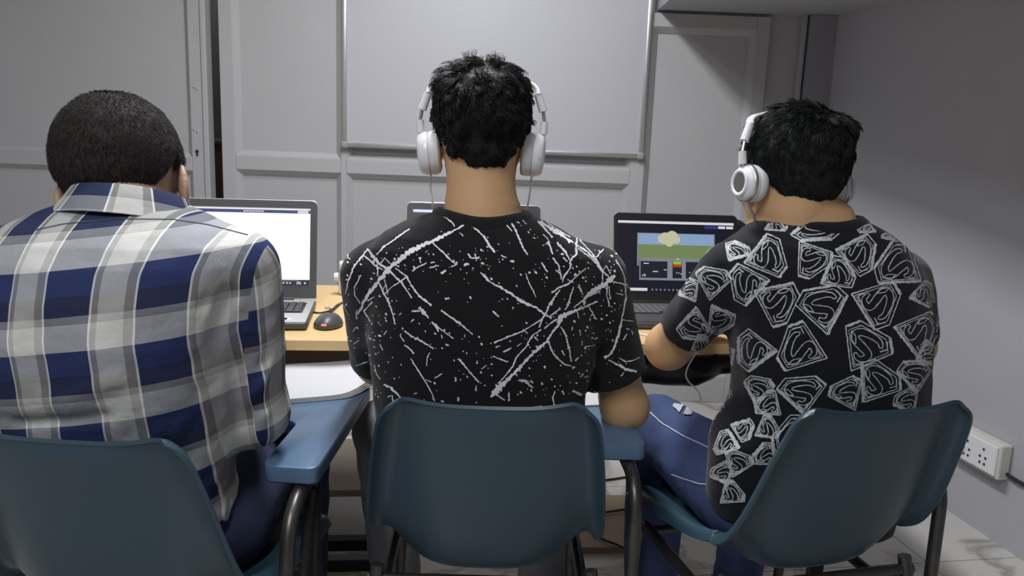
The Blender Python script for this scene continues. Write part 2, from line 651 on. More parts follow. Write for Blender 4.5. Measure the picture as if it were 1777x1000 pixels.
# ------------------------------------------------------------------ tube lights
for i, (tx, ty, tz, tl, tp) in enumerate(TUBES):
    t = empty('tube_light', (tx, ty, CEIL_Z), cat='light', label=['white fluorescent tube light on the ceiling above the desk', 'added fill tube light on the ceiling behind the chairs, out of view'][i], group='ceiling tube lights')
    MB().box((0, 0, -0.03), (0.26, tl + 0.06, 0.055), bevel=0.006).build('batten', WHITEPL, t)
    for s in (-1, 1):
        MB().box((0, s * (tl / 2 + 0.01), -0.085), (0.03, 0.02, 0.06), bevel=0.004).build('lamp_holder', WHITEPL, t)
    MB().tube([(0, -tl / 2, -0.10), (0, tl / 2, -0.10)], 0.013, n=12).build('tube', screen('tube_glow', (0.95, 0.97, 1.0), 6.0), t)

# ------------------------------------------------------------------ whiteboard
wl, wr = wx(600, 250), wx(1110, 272)
wb0 = (wz(600, 252) + wz(1110, 270)) / 2
wh = 0.92
wbd = empty('whiteboard', ((wl + wr) / 2, YW - 0.012, wb0), cat='whiteboard', label='large blank whiteboard in an aluminium frame on the back wall')
ww = wr - wl
MB().box((0, -0.008, wh / 2), (ww - 0.01, 0.012, wh - 0.01)).build('panel', BOARD, wbd)
for nm, c, s in (('bottom_rail', (0, -0.012, 0.0), (ww, 0.024, 0.022)), ('top_rail', (0, -0.012, wh), (ww, 0.024, 0.022)),
                 ('side_rail', (-ww / 2, -0.012, wh / 2), (0.022, 0.024, wh)), ('side_rail', (ww / 2, -0.012, wh / 2), (0.022, 0.024, wh))):
    MB().box(c, s, bevel=0.006).build(nm, ALU, wbd, smooth='auto')
for sx in (-1, 1):
    for zz in (0, wh):
        MB().box((sx * ww / 2, -0.014, zz), (0.034, 0.03, 0.034), bevel=0.010, seg=3).build('corner_cap', mat('grey_cap', (0.33, 0.33, 0.34), 0.5), wbd, smooth='auto')

# ------------------------------------------------------------------ switchboard on the right wall
sA, sB = XS(1678, 762, RX0, RK), XS(1745, 800, RX0, RK)
sc = (sA + sB) / 2
ang = math.atan2(1, -RK)          # along-wall direction (towards the back)
sw = empty('switchboard', sc, ang, cat='switchboard', label='white plastic switch and socket box on the right wall')
L = (sA - sB).length
hs = 0.115
MB().box((0, 0.022, 0), (L + 0.05, 0.04, hs), bevel=0.006).build('box', SOCK, sw)
MB().box((0, 0.045, 0), (L + 0.03, 0.008, hs - 0.02), bevel=0.003).build('face_plate', WHITEPL, sw)
for k in range(2):
    cx = -L * 0.28 + k * L * 0.42
    for q in ((0, 0.022), (-0.012, -0.004), (0.012, -0.004), (-0.010, -0.024), (0.010, -0.024)):
        MB().lathe([(0.0038, 0), (0.0038, 0.002)], Matrix.Translation((cx + q[0], 0.0495, q[1])) @ Matrix.Rotation(-PI / 2, 4, 'X'), n=10).build('socket_hole', HOLE, sw)
for k in range(2):
    MB().box((L * 0.36 - k * 0.03 + 0.01, 0.052, -0.005), (0.018, 0.008, 0.04), bevel=0.002).build('rocker_switch', WHITEPL, sw)
p1 = XS(1744, 818, RX0, RK)
p2 = XS(1790, 846, RX0, RK)
p3 = XS(1860, 885, RX0, RK)
nw = Vector((-1, -RK, 0)).normalized() * 0.008
MB().tube([p1 + nw, (p1 + p2) / 2 + nw * 1.5, p2 + nw, p3 + nw], 0.006, smooth=4).build('wall_cable', BLACKPL, None, smooth=True, cat='cable', label='dark cable running down the right wall from the switchboard')

# ------------------------------------------------------------------ desk (square to the slanted wall)
d0, d1 = ZP(495, 590, 0.75), ZP(1260, 598, 0.75)
DTH = math.atan2(d1.y - d0.y, d1.x - d0.x)
DR = Matrix.Rotation(DTH, 3, 'Z')
DW, DD = 2.75, 0.66
d1 = d1 + DR @ Vector((0.40, 0, 0))
dorg = d1 - DR @ Vector((DW / 2, 0, 0))       # centre of the front edge
desk = empty('desk', (dorg.x, dorg.y, 0), DTH, cat='desk', label='long desk with light oak laminate top behind the three seated people')
TOPZ = 0.75


def dw(x, y, z): return Vector((dorg.x, dorg.y, 0)) + DR @ Vector((x, y, z))
def dl(p): return DR.transposed() @ (Vector(p) - Vector((dorg.x, dorg.y, 0)))


MB().box((0, DD / 2, TOPZ - 0.0125), (DW, DD, 0.025), bevel=0.002).build('desktop', WOOD, desk)
MB().box((-0.52, 0.11, TOPZ - 0.025 - 0.0425), (1.56, 0.018, 0.085)).build('apron', BROWN, desk)
sl = dl(ZP(545, 852, 0.16)); sr = dl(ZP(600, 762, 0.16))
MB().box((-0.50, (sl.y + sr.y) / 2, 0.15), (1.30, abs(sr.y - sl.y), 0.022), bevel=0.002).build('lower_shelf', TAUPE, desk)
for x in (-DW / 2 + 0.05, -1.15, 0.16, DW / 2 - 0.02):
    for y in (0.16, 0.60):
        MB().box((x, y, 0.355), (0.035, 0.035, 0.71), bevel=0.003).build('leg', BLACKST, desk)
zb = 0.06
for py, z in ((943, 0.05), (978, 0.05)):
    q = dl(ZP(575, py, z))
    MB().box((-0.50, max(q.y, 0.06), z), (1.30, 0.035, 0.035), bevel=0.003).build('foot_bar', BLACKST, desk)

# brown board on the floor right of the centre chair
q0, q1 = ZP(1105, 866, 0.02), ZP(1150, 958, 0.02)
bd = MB().box((0, 0, 0.01), (0.62, (q0 - q1).length, 0.02), bevel=0.002).build('floor_board', mat('tan_board', (0.33, 0.24, 0.16), 0.6, var=0.1), None, cat='board', label='flat brown board lying on the floor under the right half of the desk')
bd.location = ((q0.x + q1.x) / 2 - 0.30, (q0.y + q1.y) / 2, 0.0)
bd.rotation_euler = (0, 0, DTH)
CAB = [[(1035, 835), (1062, 832), (1090, 828), (1115, 826)], [(1030, 893), (1060, 888), (1095, 884), (1120, 893), (1130, 905), (1118, 912)], [(1025, 915), (1045, 935), (1070, 945), (1090, 955)]]
for k, c in enumerate(CAB):
    MB().tube([ZP(x, y, 0.028 if k else 0.005) for x, y in c], 0.004, n=6, smooth=5).build('floor_cable', BLACKPL, None, smooth=True, cat='cable', label=['black cable lying across the marble floor, farthest of the floor cables', 'black cable looping across the brown floor board', 'black cable slanting over the front of the brown floor board'][k], group='cables on the floor')
# ------------------------------------------------------------------ tablet-arm chairs
PROF = [  # y, z, half width, edge lift, flange
    (0.415, 0.425, 0.165, 0.000, 0.010), (0.400, 0.447, 0.180, 0.006, 0.020), (0.350, 0.458, 0.188, 0.018, 0.028),
    (0.230, 0.462, 0.190, 0.042, 0.032), (0.110, 0.456, 0.184, 0.064, 0.032), (0.035, 0.456, 0.176, 0.080, 0.030),
    (-0.012, 0.470, 0.172, 0.084, 0.030), (-0.040, 0.505, 0.172, 0.070, 0.034), (-0.060, 0.550, 0.172, 0.048, 0.036),
    (-0.084, 0.625, 0.166, 0.032, 0.036), (-0.106, 0.702, 0.158, 0.024, 0.035), (-0.126, 0.765, 0.150, 0.019, 0.033),
    (-0.136, 0.797, 0.145, 0.016, 0.029), (-0.142, 0.812, 0.137, 0.013, 0.020), (-0.150, 0.817, 0.130, 0.011, 0.012)]


def chair_shell():
    P = np.array(PROF)
    n = len(P)
    ts = np.linspace(0, n - 1, 64)
    rows = []
    for t in ts:
        i = min(int(t), n - 2); f = t - i
        p0, p1, p2, p3 = P[max(i - 1, 0)], P[i], P[i + 1], P[min(i + 2, n - 1)]
        rows.append(0.5 * ((2 * p1) + (p2 - p0) * f + (2 * p0 - 5 * p1 + 4 * p2 - p3) * f * f + (3 * p1 - p0 - 3 * p2 + p3) * f ** 3))
    rows = np.array(rows)
    tang = np.gradient(rows[:, :2], axis=0)
    tang /= np.linalg.norm(tang, axis=1)[:, None]
    # normal towards the sitter: seat -> up, back -> forward
    nrm = np.stack([tang[:, 1], -tang[:, 0]], 1)
    us = np.concatenate([[-1.0 - k for k in (1.0, 0.75, 0.5, 0.25)], np.linspace(-1, 1, 23), [1.0 + k for k in (0.25, 0.5, 0.75, 1.0)]])
    G = np.zeros((64, len(us), 3))
    for i, r in enumerate(rows):
        y, z, w_, lift, fl = r
        topness = max(0.0, (z - 0.66) / 0.15) if y < 0 else 0.0
        for j, u in enumerate(us):
            s = 1 if u > 0 else -1
            a = abs(u)
            if a <= 1:
                x = w_ * u; off = lift * a ** 3.8
            else:
                k = a - 1
                th_ = rad(-62) + rad(112) * min(1, k * 2.2)      # rolls over the edge, then turns back
                x = s * (w_ + fl * (0.30 * min(1, k * 3) + 0.70 * k * 0.75))
                off = lift - fl * 0.95 * max(0, k - 0.12) ** 1.15
            dip = -0.013 * (1 - min(1, a) ** 2) * topness ** 1.5
            G[i, j] = (x, y + nrm[i, 0] * off + dip * tang[i, 0], z + nrm[i, 1] * off + dip * tang[i, 1])
    for _ in range(3):                       # soften the grid
        H = G.copy()
        H[1:-1] = 0.5 * G[1:-1] + 0.25 * (G[:-2] + G[2:])
        G = H.copy()
        G[:, 1:-1] = 0.5 * H[:, 1:-1] + 0.25 * (H[:, :-2] + H[:, 2:])
    du = np.gradient(G, axis=1); dv = np.gradient(G, axis=0)
    N = np.cross(du, dv)
    N /= np.linalg.norm(N, axis=2)[:, :, None] + 1e-9
    th = 0.0028
    A, Bk = G + N * th, G - N * th
    R, C = G.shape[:2]
    V = np.concatenate([A.reshape(-1, 3), Bk.reshape(-1, 3)])
    m = MB()
    m.v = [Vector(p) for p in V]
    id_ = lambda i, j, s: s * R * C + i * C + j
    for i in range(R - 1):
        for j in range(C - 1):
            m.f.append((id_(i, j, 0), id_(i, j + 1, 0), id_(i + 1, j + 1, 0), id_(i + 1, j, 0)))
            m.f.append((id_(i, j, 1), id_(i + 1, j, 1), id_(i + 1, j + 1, 1), id_(i, j + 1, 1)))
    for i in range(R - 1):
        for j in (0, C - 1):
            m.f.append((id_(i, j, 0), id_(i + 1, j, 0), id_(i + 1, j, 1), id_(i, j, 1)))
    for j in range(C - 1):
        for i in (0, R - 1):
            m.f.append((id_(i, j, 0), id_(i, j + 1, 0), id_(i, j + 1, 1), id_(i, j, 1)))
    return m


SHELL = chair_shell()


def make_chair(loc, rz, label, tablet=True, ty=0.0, tx=0.0, posts=False):
    c = empty('tablet_arm_chair', loc, rz, cat='chair', label=label, group='blue plastic tablet-arm chairs')
    SHELL.build('seat_shell', PLASTIC, c, smooth='auto')
    for s in (-1, 1):
        MB().tube(bent([(s * 0.188, -0.02, 0.475), (s * 0.196, -0.035, 0.40), (s * 0.225, -0.15, 0.0)], 0.03), 0.0125).build('rear_leg', STEEL, c, smooth='auto')
        MB().tube(bent([(s * 0.186, -0.02, 0.392), (s * 0.186, 0.335, 0.402), (s * 0.205, 0.40, 0.0)], 0.035), 0.0115).build('front_leg', STEEL, c, smooth='auto')
        for y, x in ((-0.15, 0.225), (0.40, 0.205)):
            MB().lathe([(0.015, 0), (0.015, 0.03)], Matrix.Translation((s * x, y, 0.0)), n=12).build('foot_cap', BLACKPL, c)
    MB().tube([(-0.205, -0.022, 0.448), (0.205, -0.022, 0.448)], 0.0115).build('rear_crossbar', STEEL, c, smooth='auto')
    MB().tube([(-0.186, 0.30, 0.395), (0.186, 0.30, 0.395)], 0.010).build('front_crossbar', STEEL, c, smooth='auto')
    MB().tube([(-0.198, 0.375, 0.13), (0.198, 0.375, 0.13)], 0.010).build('stretcher', STEEL, c, smooth='auto')
    # arm tube on the right
    MB().tube(bent([(0.262 + tx, -0.02, 0.0), (0.262 + tx, -0.01 + ty, 0.636), (0.245 + tx, 0.36 + ty, 0.642)], 0.075, 8), 0.0125, n=12).build('arm_tube', STEEL, c, smooth='auto')
    MB().tube([(0.262 + tx, -0.012 + ty * 0.6, 0.388), (0.19, -0.02, 0.39)], 0.010).build('arm_brace', STEEL, c, smooth='auto')
    if tablet and posts:
        MB().tube(bent([(0.250 + tx, 0.16 + ty, 0.640), (0.250 + tx, 0.16 + ty, 0.0)], 0.03), 0.013).build('arm_post', BLACKST, c, smooth='auto')
        MB().tube([(0.252 + tx, 0.15 + ty, 0.60), (0.245 + tx, 0.0, 0.02)], 0.011).build('arm_post', BLACKST, c, smooth='auto')
    if tablet:
        # writing pad: rounded outline, thick moulded edge
        pts = [(x + tx, y + ty) for x, y in [(0.196, 0.055), (0.288, 0.055), (0.275, 0.50), (0.075, 0.50), (0.075, 0.315), (0.192, 0.255)]]
        poly = [(p.x, p.y) for p in bent([Vector((x, y, 0)) for x, y in (pts + pts[:2])], 0.022, 5)]
        poly = poly[1:-1]
        M = Matrix.Translation((0, 0, 0))
        m = MB()
        n = len(poly)
        cx, cy = sum(p[0] for p in poly) / n, sum(p[1] for p in poly) / n
        lay = [(0.650, 0.965), (0.654, 1.0), (0.674, 1.0), (0.679, 0.985), (0.680, 0.965)]
        for z, s in lay:
            for x, y in poly:
                d = Vector((x - cx, y - cy)); L_ = max(d.length, 1e-6)
                k = 1 - (1 - s) * 0.12 / L_
                m.v.append(Vector((cx + d.x * k, cy + d.y * k, z)))
        for i in range(len(lay) - 1):
            for k in range(n):
                k2 = (k + 1) % n
                m.f.append((i * n + k, i * n + k2, (i + 1) * n + k2, (i + 1) * n + k))
        m.f.append(tuple(range(n))[::-1]); m.f.append(tuple((len(lay) - 1) * n + k for k in range(n)))
        m.build('writing_tablet', mat('blue_tablet_plastic', (0.085, 0.145, 0.235), 0.38, var=0.06, scale=10, bump=0.05, bscale=300), c, smooth='auto')
    else:
        MB().box((0.255, 0.10, 0.655), (0.03, 0.14, 0.006), bevel=0.002).build('tablet_bracket', STEEL, c)
    return c


CH_C = make_chair((-0.030, 1.325, 0), rad(1), 'blue plastic chair holding the person in the splatter-print T-shirt')
CH_L = make_chair((-0.570, 1.130, 0), rad(-3), 'blue plastic chair holding the person in the plaid shirt', ty=0.06, tx=-0.030, posts=True)
CH_R = make_chair((0.572, 1.375, 0), rad(15), 'blue plastic chair holding the person in the shield-print T-shirt, beside the right wall', tablet=False)


# ------------------------------------------------------------------ laptops
def rect(m, W, Hh, u0, u1, v0, v1, y):
    """rectangle on the lid face; u left-right, v top-down, in the lid's own plane (x, z up), y towards the viewer is negative"""
    x0, x1 = (u0 - 0.5) * W, (u1 - 0.5) * W
    z0, z1 = (1 - v1) * Hh, (1 - v0) * Hh
    t = 0.0003
    m.add([(x0, y, z0), (x1, y, z0), (x1, y, z1), (x0, y, z1), (x0, y + t, z0), (x1, y + t, z0), (x1, y + t, z1), (x0, y + t, z1)],
          [(0, 1, 2, 3), (4, 5, 6, 7), (0, 1, 5, 4), (1, 2, 6, 5), (2, 3, 7, 6), (3, 0, 4, 7)])
    return m


def laptop(hx, hy, rz, W, D, Hl, tilt, label, base_m, top_m, bez_m, scr_m, bez, keys=True):
    r = empty('laptop', (hx, hy, TOPZ), rz, cat='laptop', label=label, group='open laptops on the desk')
    base = MB().box((0, -D / 2, 0.011), (W, D, 0.018), bevel=0.006, seg=3).build('base', base_m, r, smooth='auto')
    MB().box((0, -D / 2, 0.0205), (W - 0.006, D - 0.006, 0.002), bevel=0.0008).build('palm_deck', top_m, base)
    MB().box((0, -0.006, 0.0225), (W * 0.7, 0.014, 0.010), bevel=0.004).build('hinge', bez_m, base, smooth='auto')
    MB().box((0.0, -D + 0.052, 0.0218), (0.105, 0.066, 0.0006)).build('touchpad', mat('touchpad_' + top_m.name, [c * 0.85 for c in (0.3, 0.3, 0.3)], 0.35), base)
    m = MB()
    for k in range(2):
        m.box((W / 2 - 0.052 + k * 0.014 - 0.01, -D + 0.035 - k * 0.004, 0.0217), (0.026 - 0.008 * k, 0.022, 0.0005))
    m.build('sticker', PAPER, base)
    MB().box((0, -D * 0.40, 0.0214), (W - 0.04, D * 0.46, 0.0012)).build('key_well', BLACKPL, base)
    if keys:
        kp = (W - 0.05) / 18
        k0 = None
        for row in range(6):
            for col in range(18):
                if row == 5 and 4 <= col <= 7: continue
                if col == 14: continue
                x = -W / 2 + 0.025 + (col + 0.5) * kp
                y = -D * 0.19 - row * D * 0.43 / 6 - 0.006
                if k0 is None:
                    k0 = MB().box((0, 0, 0), (kp * 0.84, D * 0.43 / 6 * 0.80, 0.003), bevel=0.0008, seg=1).build('key', mat('key_grey_' + top_m.name, (0.035, 0.035, 0.038) if top_m is SILVER else (0.11, 0.11, 0.115), 0.5), base)
                    k0.location = (x, y, 0.0232)
                else:
                    share(k0, 'key', (x, y, 0.0232), base)
    # outline of the lid with rounded top corners
    rc = 0.014
    poly = [(-W / 2, 0), (W / 2, 0)]
    poly += [(W / 2 - rc + rc * math.cos(a), Hl - rc + rc * math.sin(a)) for a in np.linspace(0, PI / 2, 6)]
    poly += [(-W / 2 + rc + rc * math.cos(a), Hl - rc + rc * math.sin(a)) for a in np.linspace(PI / 2, PI, 6)]
    M = Matrix.Rotation(PI / 2, 4, 'X')
    lid = MB().prism(poly, M @ Matrix.Translation((0, 0, -0.006)), 0.004).build('lid', base_m, r, smooth='auto')
    lid.location = (0, -0.002, 0.024)
    lid.rotation_euler = (-tilt, 0, 0)
    MB().prism(poly, M @ Matrix.Translation((0, 0, -0.002)), 0.003).build('bezel', bez_m, lid, smooth='auto')
    MB().tube([(poly[k][0], 0.0035, poly[k][1]) for k in range(2, 14)] , 0.0022, n=6).build('rim', top_m, lid)
    SW, SH = W - 2 * bez[0], Hl - bez[1] - bez[2]
    MB().box((0, -0.0012, bez[2] + SH / 2), (SW, 0.0008, SH)).build('screen', scr_m, lid)
    return r, lid, SW, SH, bez[2]


def pic(lid, name, rects, SW, SH, z0, m_, y=-0.0019):
    m = MB()
    for r in rects:
        rect(m, SW, SH, *r, y)
    for v in m.v: v.z += z0
    return m.build(name, m_, lid)


# right laptop with the flight game
LR = laptop(0.468, 2.26, DTH, 0.362, 0.246, 0.250, rad(13), 'dark laptop showing a game with green field and sky on its screen', GREYPL, GREYPL, BLACKPL, screen('screen_night', (0.006, 0.007, 0.016), 1.0), (0.011, 0.017, 0.026))
_, lid, SW, SH, z0 = LR
S_W = screen('px_white', (0.62, 0.62, 0.66), 1.0)
S_GR = screen('px_grey', (0.20, 0.21, 0.25), 1.0)
S_NV = screen('px_navy', (0.03, 0.035, 0.16), 1.0)
S_DK = screen('px_dark', (0.010, 0.012, 0.022), 1.0)
pic(lid, 'title_bar', [(0.0, 1.0, 0.02, 0.055)], SW, SH, z0, S_W)
pic(lid, 'menu_button', [(0.865, 0.925, 0.07, 0.105), (0.935, 0.995, 0.07, 0.105)], SW, SH, z0, S_W)
pic(lid, 'menu_bar', [(0.745, 0.860, 0.065, 0.11)], SW, SH, z0, S_NV)
pic(lid, 'game_frame', [(0.165, 0.835, 0.185, 0.545), (0.165, 0.18, 0.545, 0.64), (0.185, 0.835, 0.545, 0.835)], SW, SH, z0, S_GR, -0.0017)
pic(lid, 'sky', [(0.175, 0.825, 0.195, 0.345)], SW, SH, z0, screen('px_sky', (0.22, 0.33, 0.50), 1.0))
pic(lid, 'field', [(0.175, 0.825, 0.345, 0.53)], SW, SH, z0, screen('px_green', (0.155, 0.215, 0.085), 1.0))
pic(lid, 'instrument_panel', [(0.195, 0.425, 0.575, 0.805), (0.47, 0.55, 0.575, 0.805), (0.585, 0.82, 0.575, 0.805)], SW, SH, z0, S_DK)
pic(lid, 'green_bar', [(0.475, 0.545, 0.575, 0.615)], SW, SH, z0, screen('px_lime', (0.22, 0.50, 0.02), 1.0), -0.0022)
pic(lid, 'red_bar', [(0.475, 0.545, 0.622, 0.65)], SW, SH, z0, screen('px_red', (0.55, 0.03, 0.02), 1.0), -0.0022)
for rc_ in [(0.22, 0.265, 0.60, 0.612), (0.30, 0.345, 0.71, 0.722), (0.395, 0.42, 0.685, 0.695), (0.503, 0.510, 0.72, 0.735), (0.522, 0.529, 0.725, 0.74), (0.54, 0.547, 0.735, 0.75),
                       (0.615, 0.622, 0.715, 0.73), (0.50, 0.53, 0.535, 0.545), (0.76, 0.765, 0.54, 0.55)]:
    pic(lid, 'small_mark', [rc_], SW, SH, z0, S_W, -0.0022)
pic(lid, 'search_box', [(0.09, 0.255, 0.945, 0.985)], SW, SH, z0, S_W)
pic(lid, 'taskbar_icon', [(0.29 + k * 0.036, 0.303 + k * 0.036, 0.955, 0.978) for k in range(12)], SW, SH, z0, S_GR)
m = MB()
for cx, cy, rr in ((-0.012, 0.0, 0.017), (0.008, 0.004, 0.018), (-0.022, -0.002, 0.012), (0.02, -0.003, 0.012), (0.0, -0.012, 0.012)):
    M = Matrix.Translation(((0.44 - 0.5) * SW + cx, -0.0021 - 0.0001 * len(m.v) / 40, z0 + (1 - 0.255) * SH + cy)) @ Matrix.Rotation(PI / 2, 4, 'X')
    m.lathe([(rr, 0), (rr, 0.0002)], M, n=20)
m.build('cloud', screen('px_cream', (0.50, 0.49, 0.33), 1.0), lid)
m = MB()
pxp, pyp = (0.225 - 0.5) * SW, z0 + (1 - 0.77) * SH
for pl in ([(-8, 1), (8, 1), (8, -1), (-8, -1)], [(-1, 0), (2, 0), (5, 7), (3, 7)], [(-1, 0), (2, 0), (5, -7), (3, -7)], [(-8, 0), (-6, 0), (-8, 4), (-9, 4)], [(-8, 0), (-6, 0), (-8, -4), (-9, -4)]):
    m.prism([(x * 0.0007, y * 0.0007) for x, y in pl], Matrix.Translation((pxp, -0.0024, pyp)) @ Matrix.Rotation(PI / 2, 4, 'X') @ Matrix.Rotation(rad(10), 4, 'Z'), 0.0002)
m.build('plane_icon', S_W, lid)

# left laptop, white page
LL = laptop(-0.712, 2.085, rad(9), 0.382, 0.262, 0.262, rad(14), 'silver laptop with a bright white page on its screen, in front of the plaid shirt', GREYPL, SILVER, mat('charcoal_bezel', (0.055, 0.055, 0.058), 0.5), screen('screen_white', (1.0, 1.0, 1.0), 1.15), (0.018, 0.021, 0.034))
_, lid, SW, SH, z0 = LL
pic(lid, 'title_bar', [(0.0, 1.0, 0.0, 0.022)], SW, SH, z0, screen('px_pale', (0.70, 0.70, 0.68), 1.0))
pic(lid, 'header_bar', [(0.0, 1.0, 0.024, 0.066)], SW, SH, z0, S_NV)
pic(lid, 'header_text', [(0.50 + k * 0.022, 0.518 + k * 0.022, 0.036, 0.052) for k in range(7)] , SW, SH, z0, S_W, -0.0022)
pic(lid, 'close_button', [(0.905, 0.985, 0.028, 0.062)], SW, SH, z0, S_W, -0.0022)
pic(lid, 'taskbar', [(0.0, 1.0, 0.925, 1.0)], SW, SH, z0, screen('px_taskbar', (0.012, 0.014, 0.04), 1.0))
pic(lid, 'taskbar_text', [(0.80, 0.812, 0.955, 0.975), (0.825, 0.838, 0.955, 0.975), (0.848, 0.862, 0.958, 0.975), (0.905, 0.935, 0.950, 0.962), (0.900, 0.94, 0.970, 0.980), (0.96, 0.972, 0.955, 0.980)], SW, SH, z0, S_W, -0.0022)
pic(lid, 'window_text', [(0.80 + k * 0.02, 0.815 + k * 0.02, 0.933, 0.942) for k in range(6)], SW, SH, z0, S_GR, -0.0022)

# centre laptop, mostly hidden behind the person in black
LC = laptop(-0.112, 2.265, rad(5), 0.384, 0.250, 0.258, rad(15), 'dark laptop mostly hidden behind the person in the splatter-print T-shirt', GREYPL, SILVER, mat('slate_bezel', (0.045, 0.045, 0.052), 0.45), screen('screen_slate', (0.035, 0.037, 0.055), 1.0), (0.010, 0.016, 0.024), keys=False)
_, lid, SW, SH, z0 = LC
pic(lid, 'title_bar', [(0.02, 0.93, 0.02, 0.055)], SW, SH, z0, screen('px_bluewhite', (0.66, 0.72, 0.92), 1.0))
pic(lid, 'menu_button', [(0.87, 0.92, 0.07, 0.10)], SW, SH, z0, S_W)

# ------------------------------------------------------------------ mouse
mp = ZP(570, 566, TOPZ)
mo = empty('computer_mouse', (mp.x, mp.y, TOPZ), rad(8), cat='mouse', label='black optical mouse with a red light, on the desk beside the silver laptop')


def f_mouse(P):
    d = ellip(P, (0, 0, 0.008), (0.031, 0.050, 0.025))
    d = smin(d, ellip(P, (0, 0, 0.006), (0.034, 0.046, 0.012)), 0.008)
    d = smax(d, 0.001 - P[:, 2], 0.004)
    return smax(d, -rcone(P, (0, 0.0, 0.047), (0, 0.05, 0.032), 0.012, 0.008), 0.006)


V, Fq = sdf_mesh(f_mouse, (-0.05, -0.06, -0.01), (0.05, 0.06, 0.05), 0.0022)
o = np_obj('shell', V, Fq, GREYPL, None); o.parent = mo
MB().lathe([(0.004, -0.003), (0.009, -0.002), (0.009, 0.002), (0.004, 0.003)], Matrix.Translation((0, 0.024, 0.030)) @ Matrix.Rotation(PI / 2, 4, 'Y'), n=16).build('scroll_wheel', BLACKPL, mo)
MB().box((0, -0.0475, 0.013), (0.012, 0.004, 0.006), bevel=0.0015).build('red_light', screen('red_led', (1.0, 0.15, 0.18), 2.2), mo)
MB().tube([mp + Vector((0, 0.045, 0.012)), ZP(572, 546, TOPZ + 0.006), ZP(585, 532, TOPZ + 0.004), ZP(600, 522, TOPZ + 0.004), ZP(640, 512, TOPZ + 0.004)], 0.0018, n=6, smooth=4).build('cord', BLACKPL, mo, world=True, smooth=True)
# the cord was built in world space while its mouse is turned: undo the turn
mo.rotation_euler = (0, 0, 0)
MB().tube([ZP(541, 541, TOPZ + 0.003), ZP(556, 543, TOPZ + 0.003), ZP(575, 538, TOPZ + 0.003), ZP(590, 527, TOPZ + 0.003), ZP(630, 516, TOPZ + 0.003)], 0.0022, n=6, smooth=5).build('desk_cable', BLACKPL, None, smooth=True, cat='cable', label='thin black cable on the desk behind the mouse')
q = ZP(568, 536, TOPZ)
MB().box((q.x, q.y, TOPZ + 0.004), (0.012, 0.008, 0.008), rot=rad(30), bevel=0.002).build('cable_tag', PAPER, None, cat='tag', label='tiny white tag lying by the cable behind the mouse')

# white power adapter half hidden behind the black T-shirt
q = ZP(597, 510, TOPZ)
ad = empty('power_adapter', (q.x + 0.012, q.y, TOPZ), rad(15), cat='adapter', label='white plug adapter on the desk, half hidden behind the splatter-print shoulder')
MB().box((0, 0, 0.035), (0.055, 0.045, 0.07), bevel=0.010, seg=3).build('body', WHITEPL, ad, smooth='auto')
MB().box((-0.006, 0, 0.082), (0.04, 0.036, 0.03), bevel=0.008, seg=3).build('plug', WHITEPL, ad, smooth='auto')
MB().lathe([(0.014, 0), (0.012, 0.012)], Matrix.Translation((-0.028, 0, 0.05)) @ Matrix.Rotation(-PI / 2, 4, 'Y'), n=14).build('socket_ring', CUSHION, ad)

# unidentified dark round-backed thing behind the right laptop
q = U(1268, 412, 2.42)
sp = empty('dark_round_thing', (q.x, 2.42, TOPZ), 0, cat='unknown_object', label='dark rounded object standing behind the right laptop, next to the bent neck')
zc = q.z - TOPZ
MB().lathe([(0.012, 0), (0.045, 0.002), (0.057, 0.012), (0.057, 0.028), (0.045, 0.040), (0.012, 0.043)], Matrix.Translation((0, 0.02, zc)) @ Matrix.Rotation(PI / 2, 4, 'X'), n=32).build('head', BLACKPL, sp, smooth='auto')
MB().tube([(0, 0, 0.01), (0, 0, zc - 0.05)], 0.012).build('stem', BLACKPL, sp)
MB().lathe([(0.05, 0), (0.05, 0.008), (0.02, 0.014)], n=24).build('foot', BLACKPL, sp, smooth='auto')


# ------------------------------------------------------------------ papers
def sheets(name, poly, z, n, th, curl, cat, label):
    """a pad of n leaves with the outline poly (world xy quad), the far right corner curling up"""
    r = empty(name, (sum(p[0] for p in poly) / 4, sum(p[1] for p in poly) / 4, z), 0, cat=cat, label=label)
    a, b, c, d = [Vector((p[0], p[1], 0)) for p in poly]       # front-left, front-right, back-right, back-left
    for k in range(n):
        m = MB()
        NX, NY = 14, 8
        z_ = z + 0.0008 + k * th
        up = [[None] * (NX + 1) for _ in range(NY + 1)]
        for j in range(NY + 1):
            for i in range(NX + 1):
                u, v = i / NX, j / NY
                p = (a * (1 - u) + b * u) * (1 - v) + (d * (1 - u) + c * u) * v
                lift = curl * (0.55 + 0.45 * k / max(n - 1, 1)) * max(0, u - 0.55) ** 2 * 4
                # rounded front right corner
                cut = max(0, u - 0.7) / 0.3
                p = p + (d - a) * (0.30 * cut ** 2 * (1 - v)) if True else p
                up[j][i] = Vector((p.x - 0.002 * k, p.y - 0.0015 * (n - k) * 0.4, z_ + lift))
        for s in (0, 1):
            for j in range(NY + 1):
                for i in range(NX + 1):
                    m.v.append(up[j][i] + Vector((0, 0, s * th * 0.8)))
        W1 = NX + 1; T = W1 * (NY + 1)
        for j in range(NY):
            for i in range(NX):
                q_ = (j * W1 + i, j * W1 + i + 1, (j + 1) * W1 + i + 1, (j + 1) * W1 + i)
                m.f.append(q_); m.f.append(tuple(x + T for x in q_))
        for i in range(NX):
            for j in (0, NY):
                m.f.append((j * W1 + i, j * W1 + i + 1, j * W1 + i + 1 + T, j * W1 + i + T))
        for j in range(NY):
            for i in (0, NX):
                m.f.append((j * W1 + i, (j + 1) * W1 + i, (j + 1) * W1 + i + T, j * W1 + i + T))
        m.build('page', PAPER, r, world=True, smooth='auto')
    return r


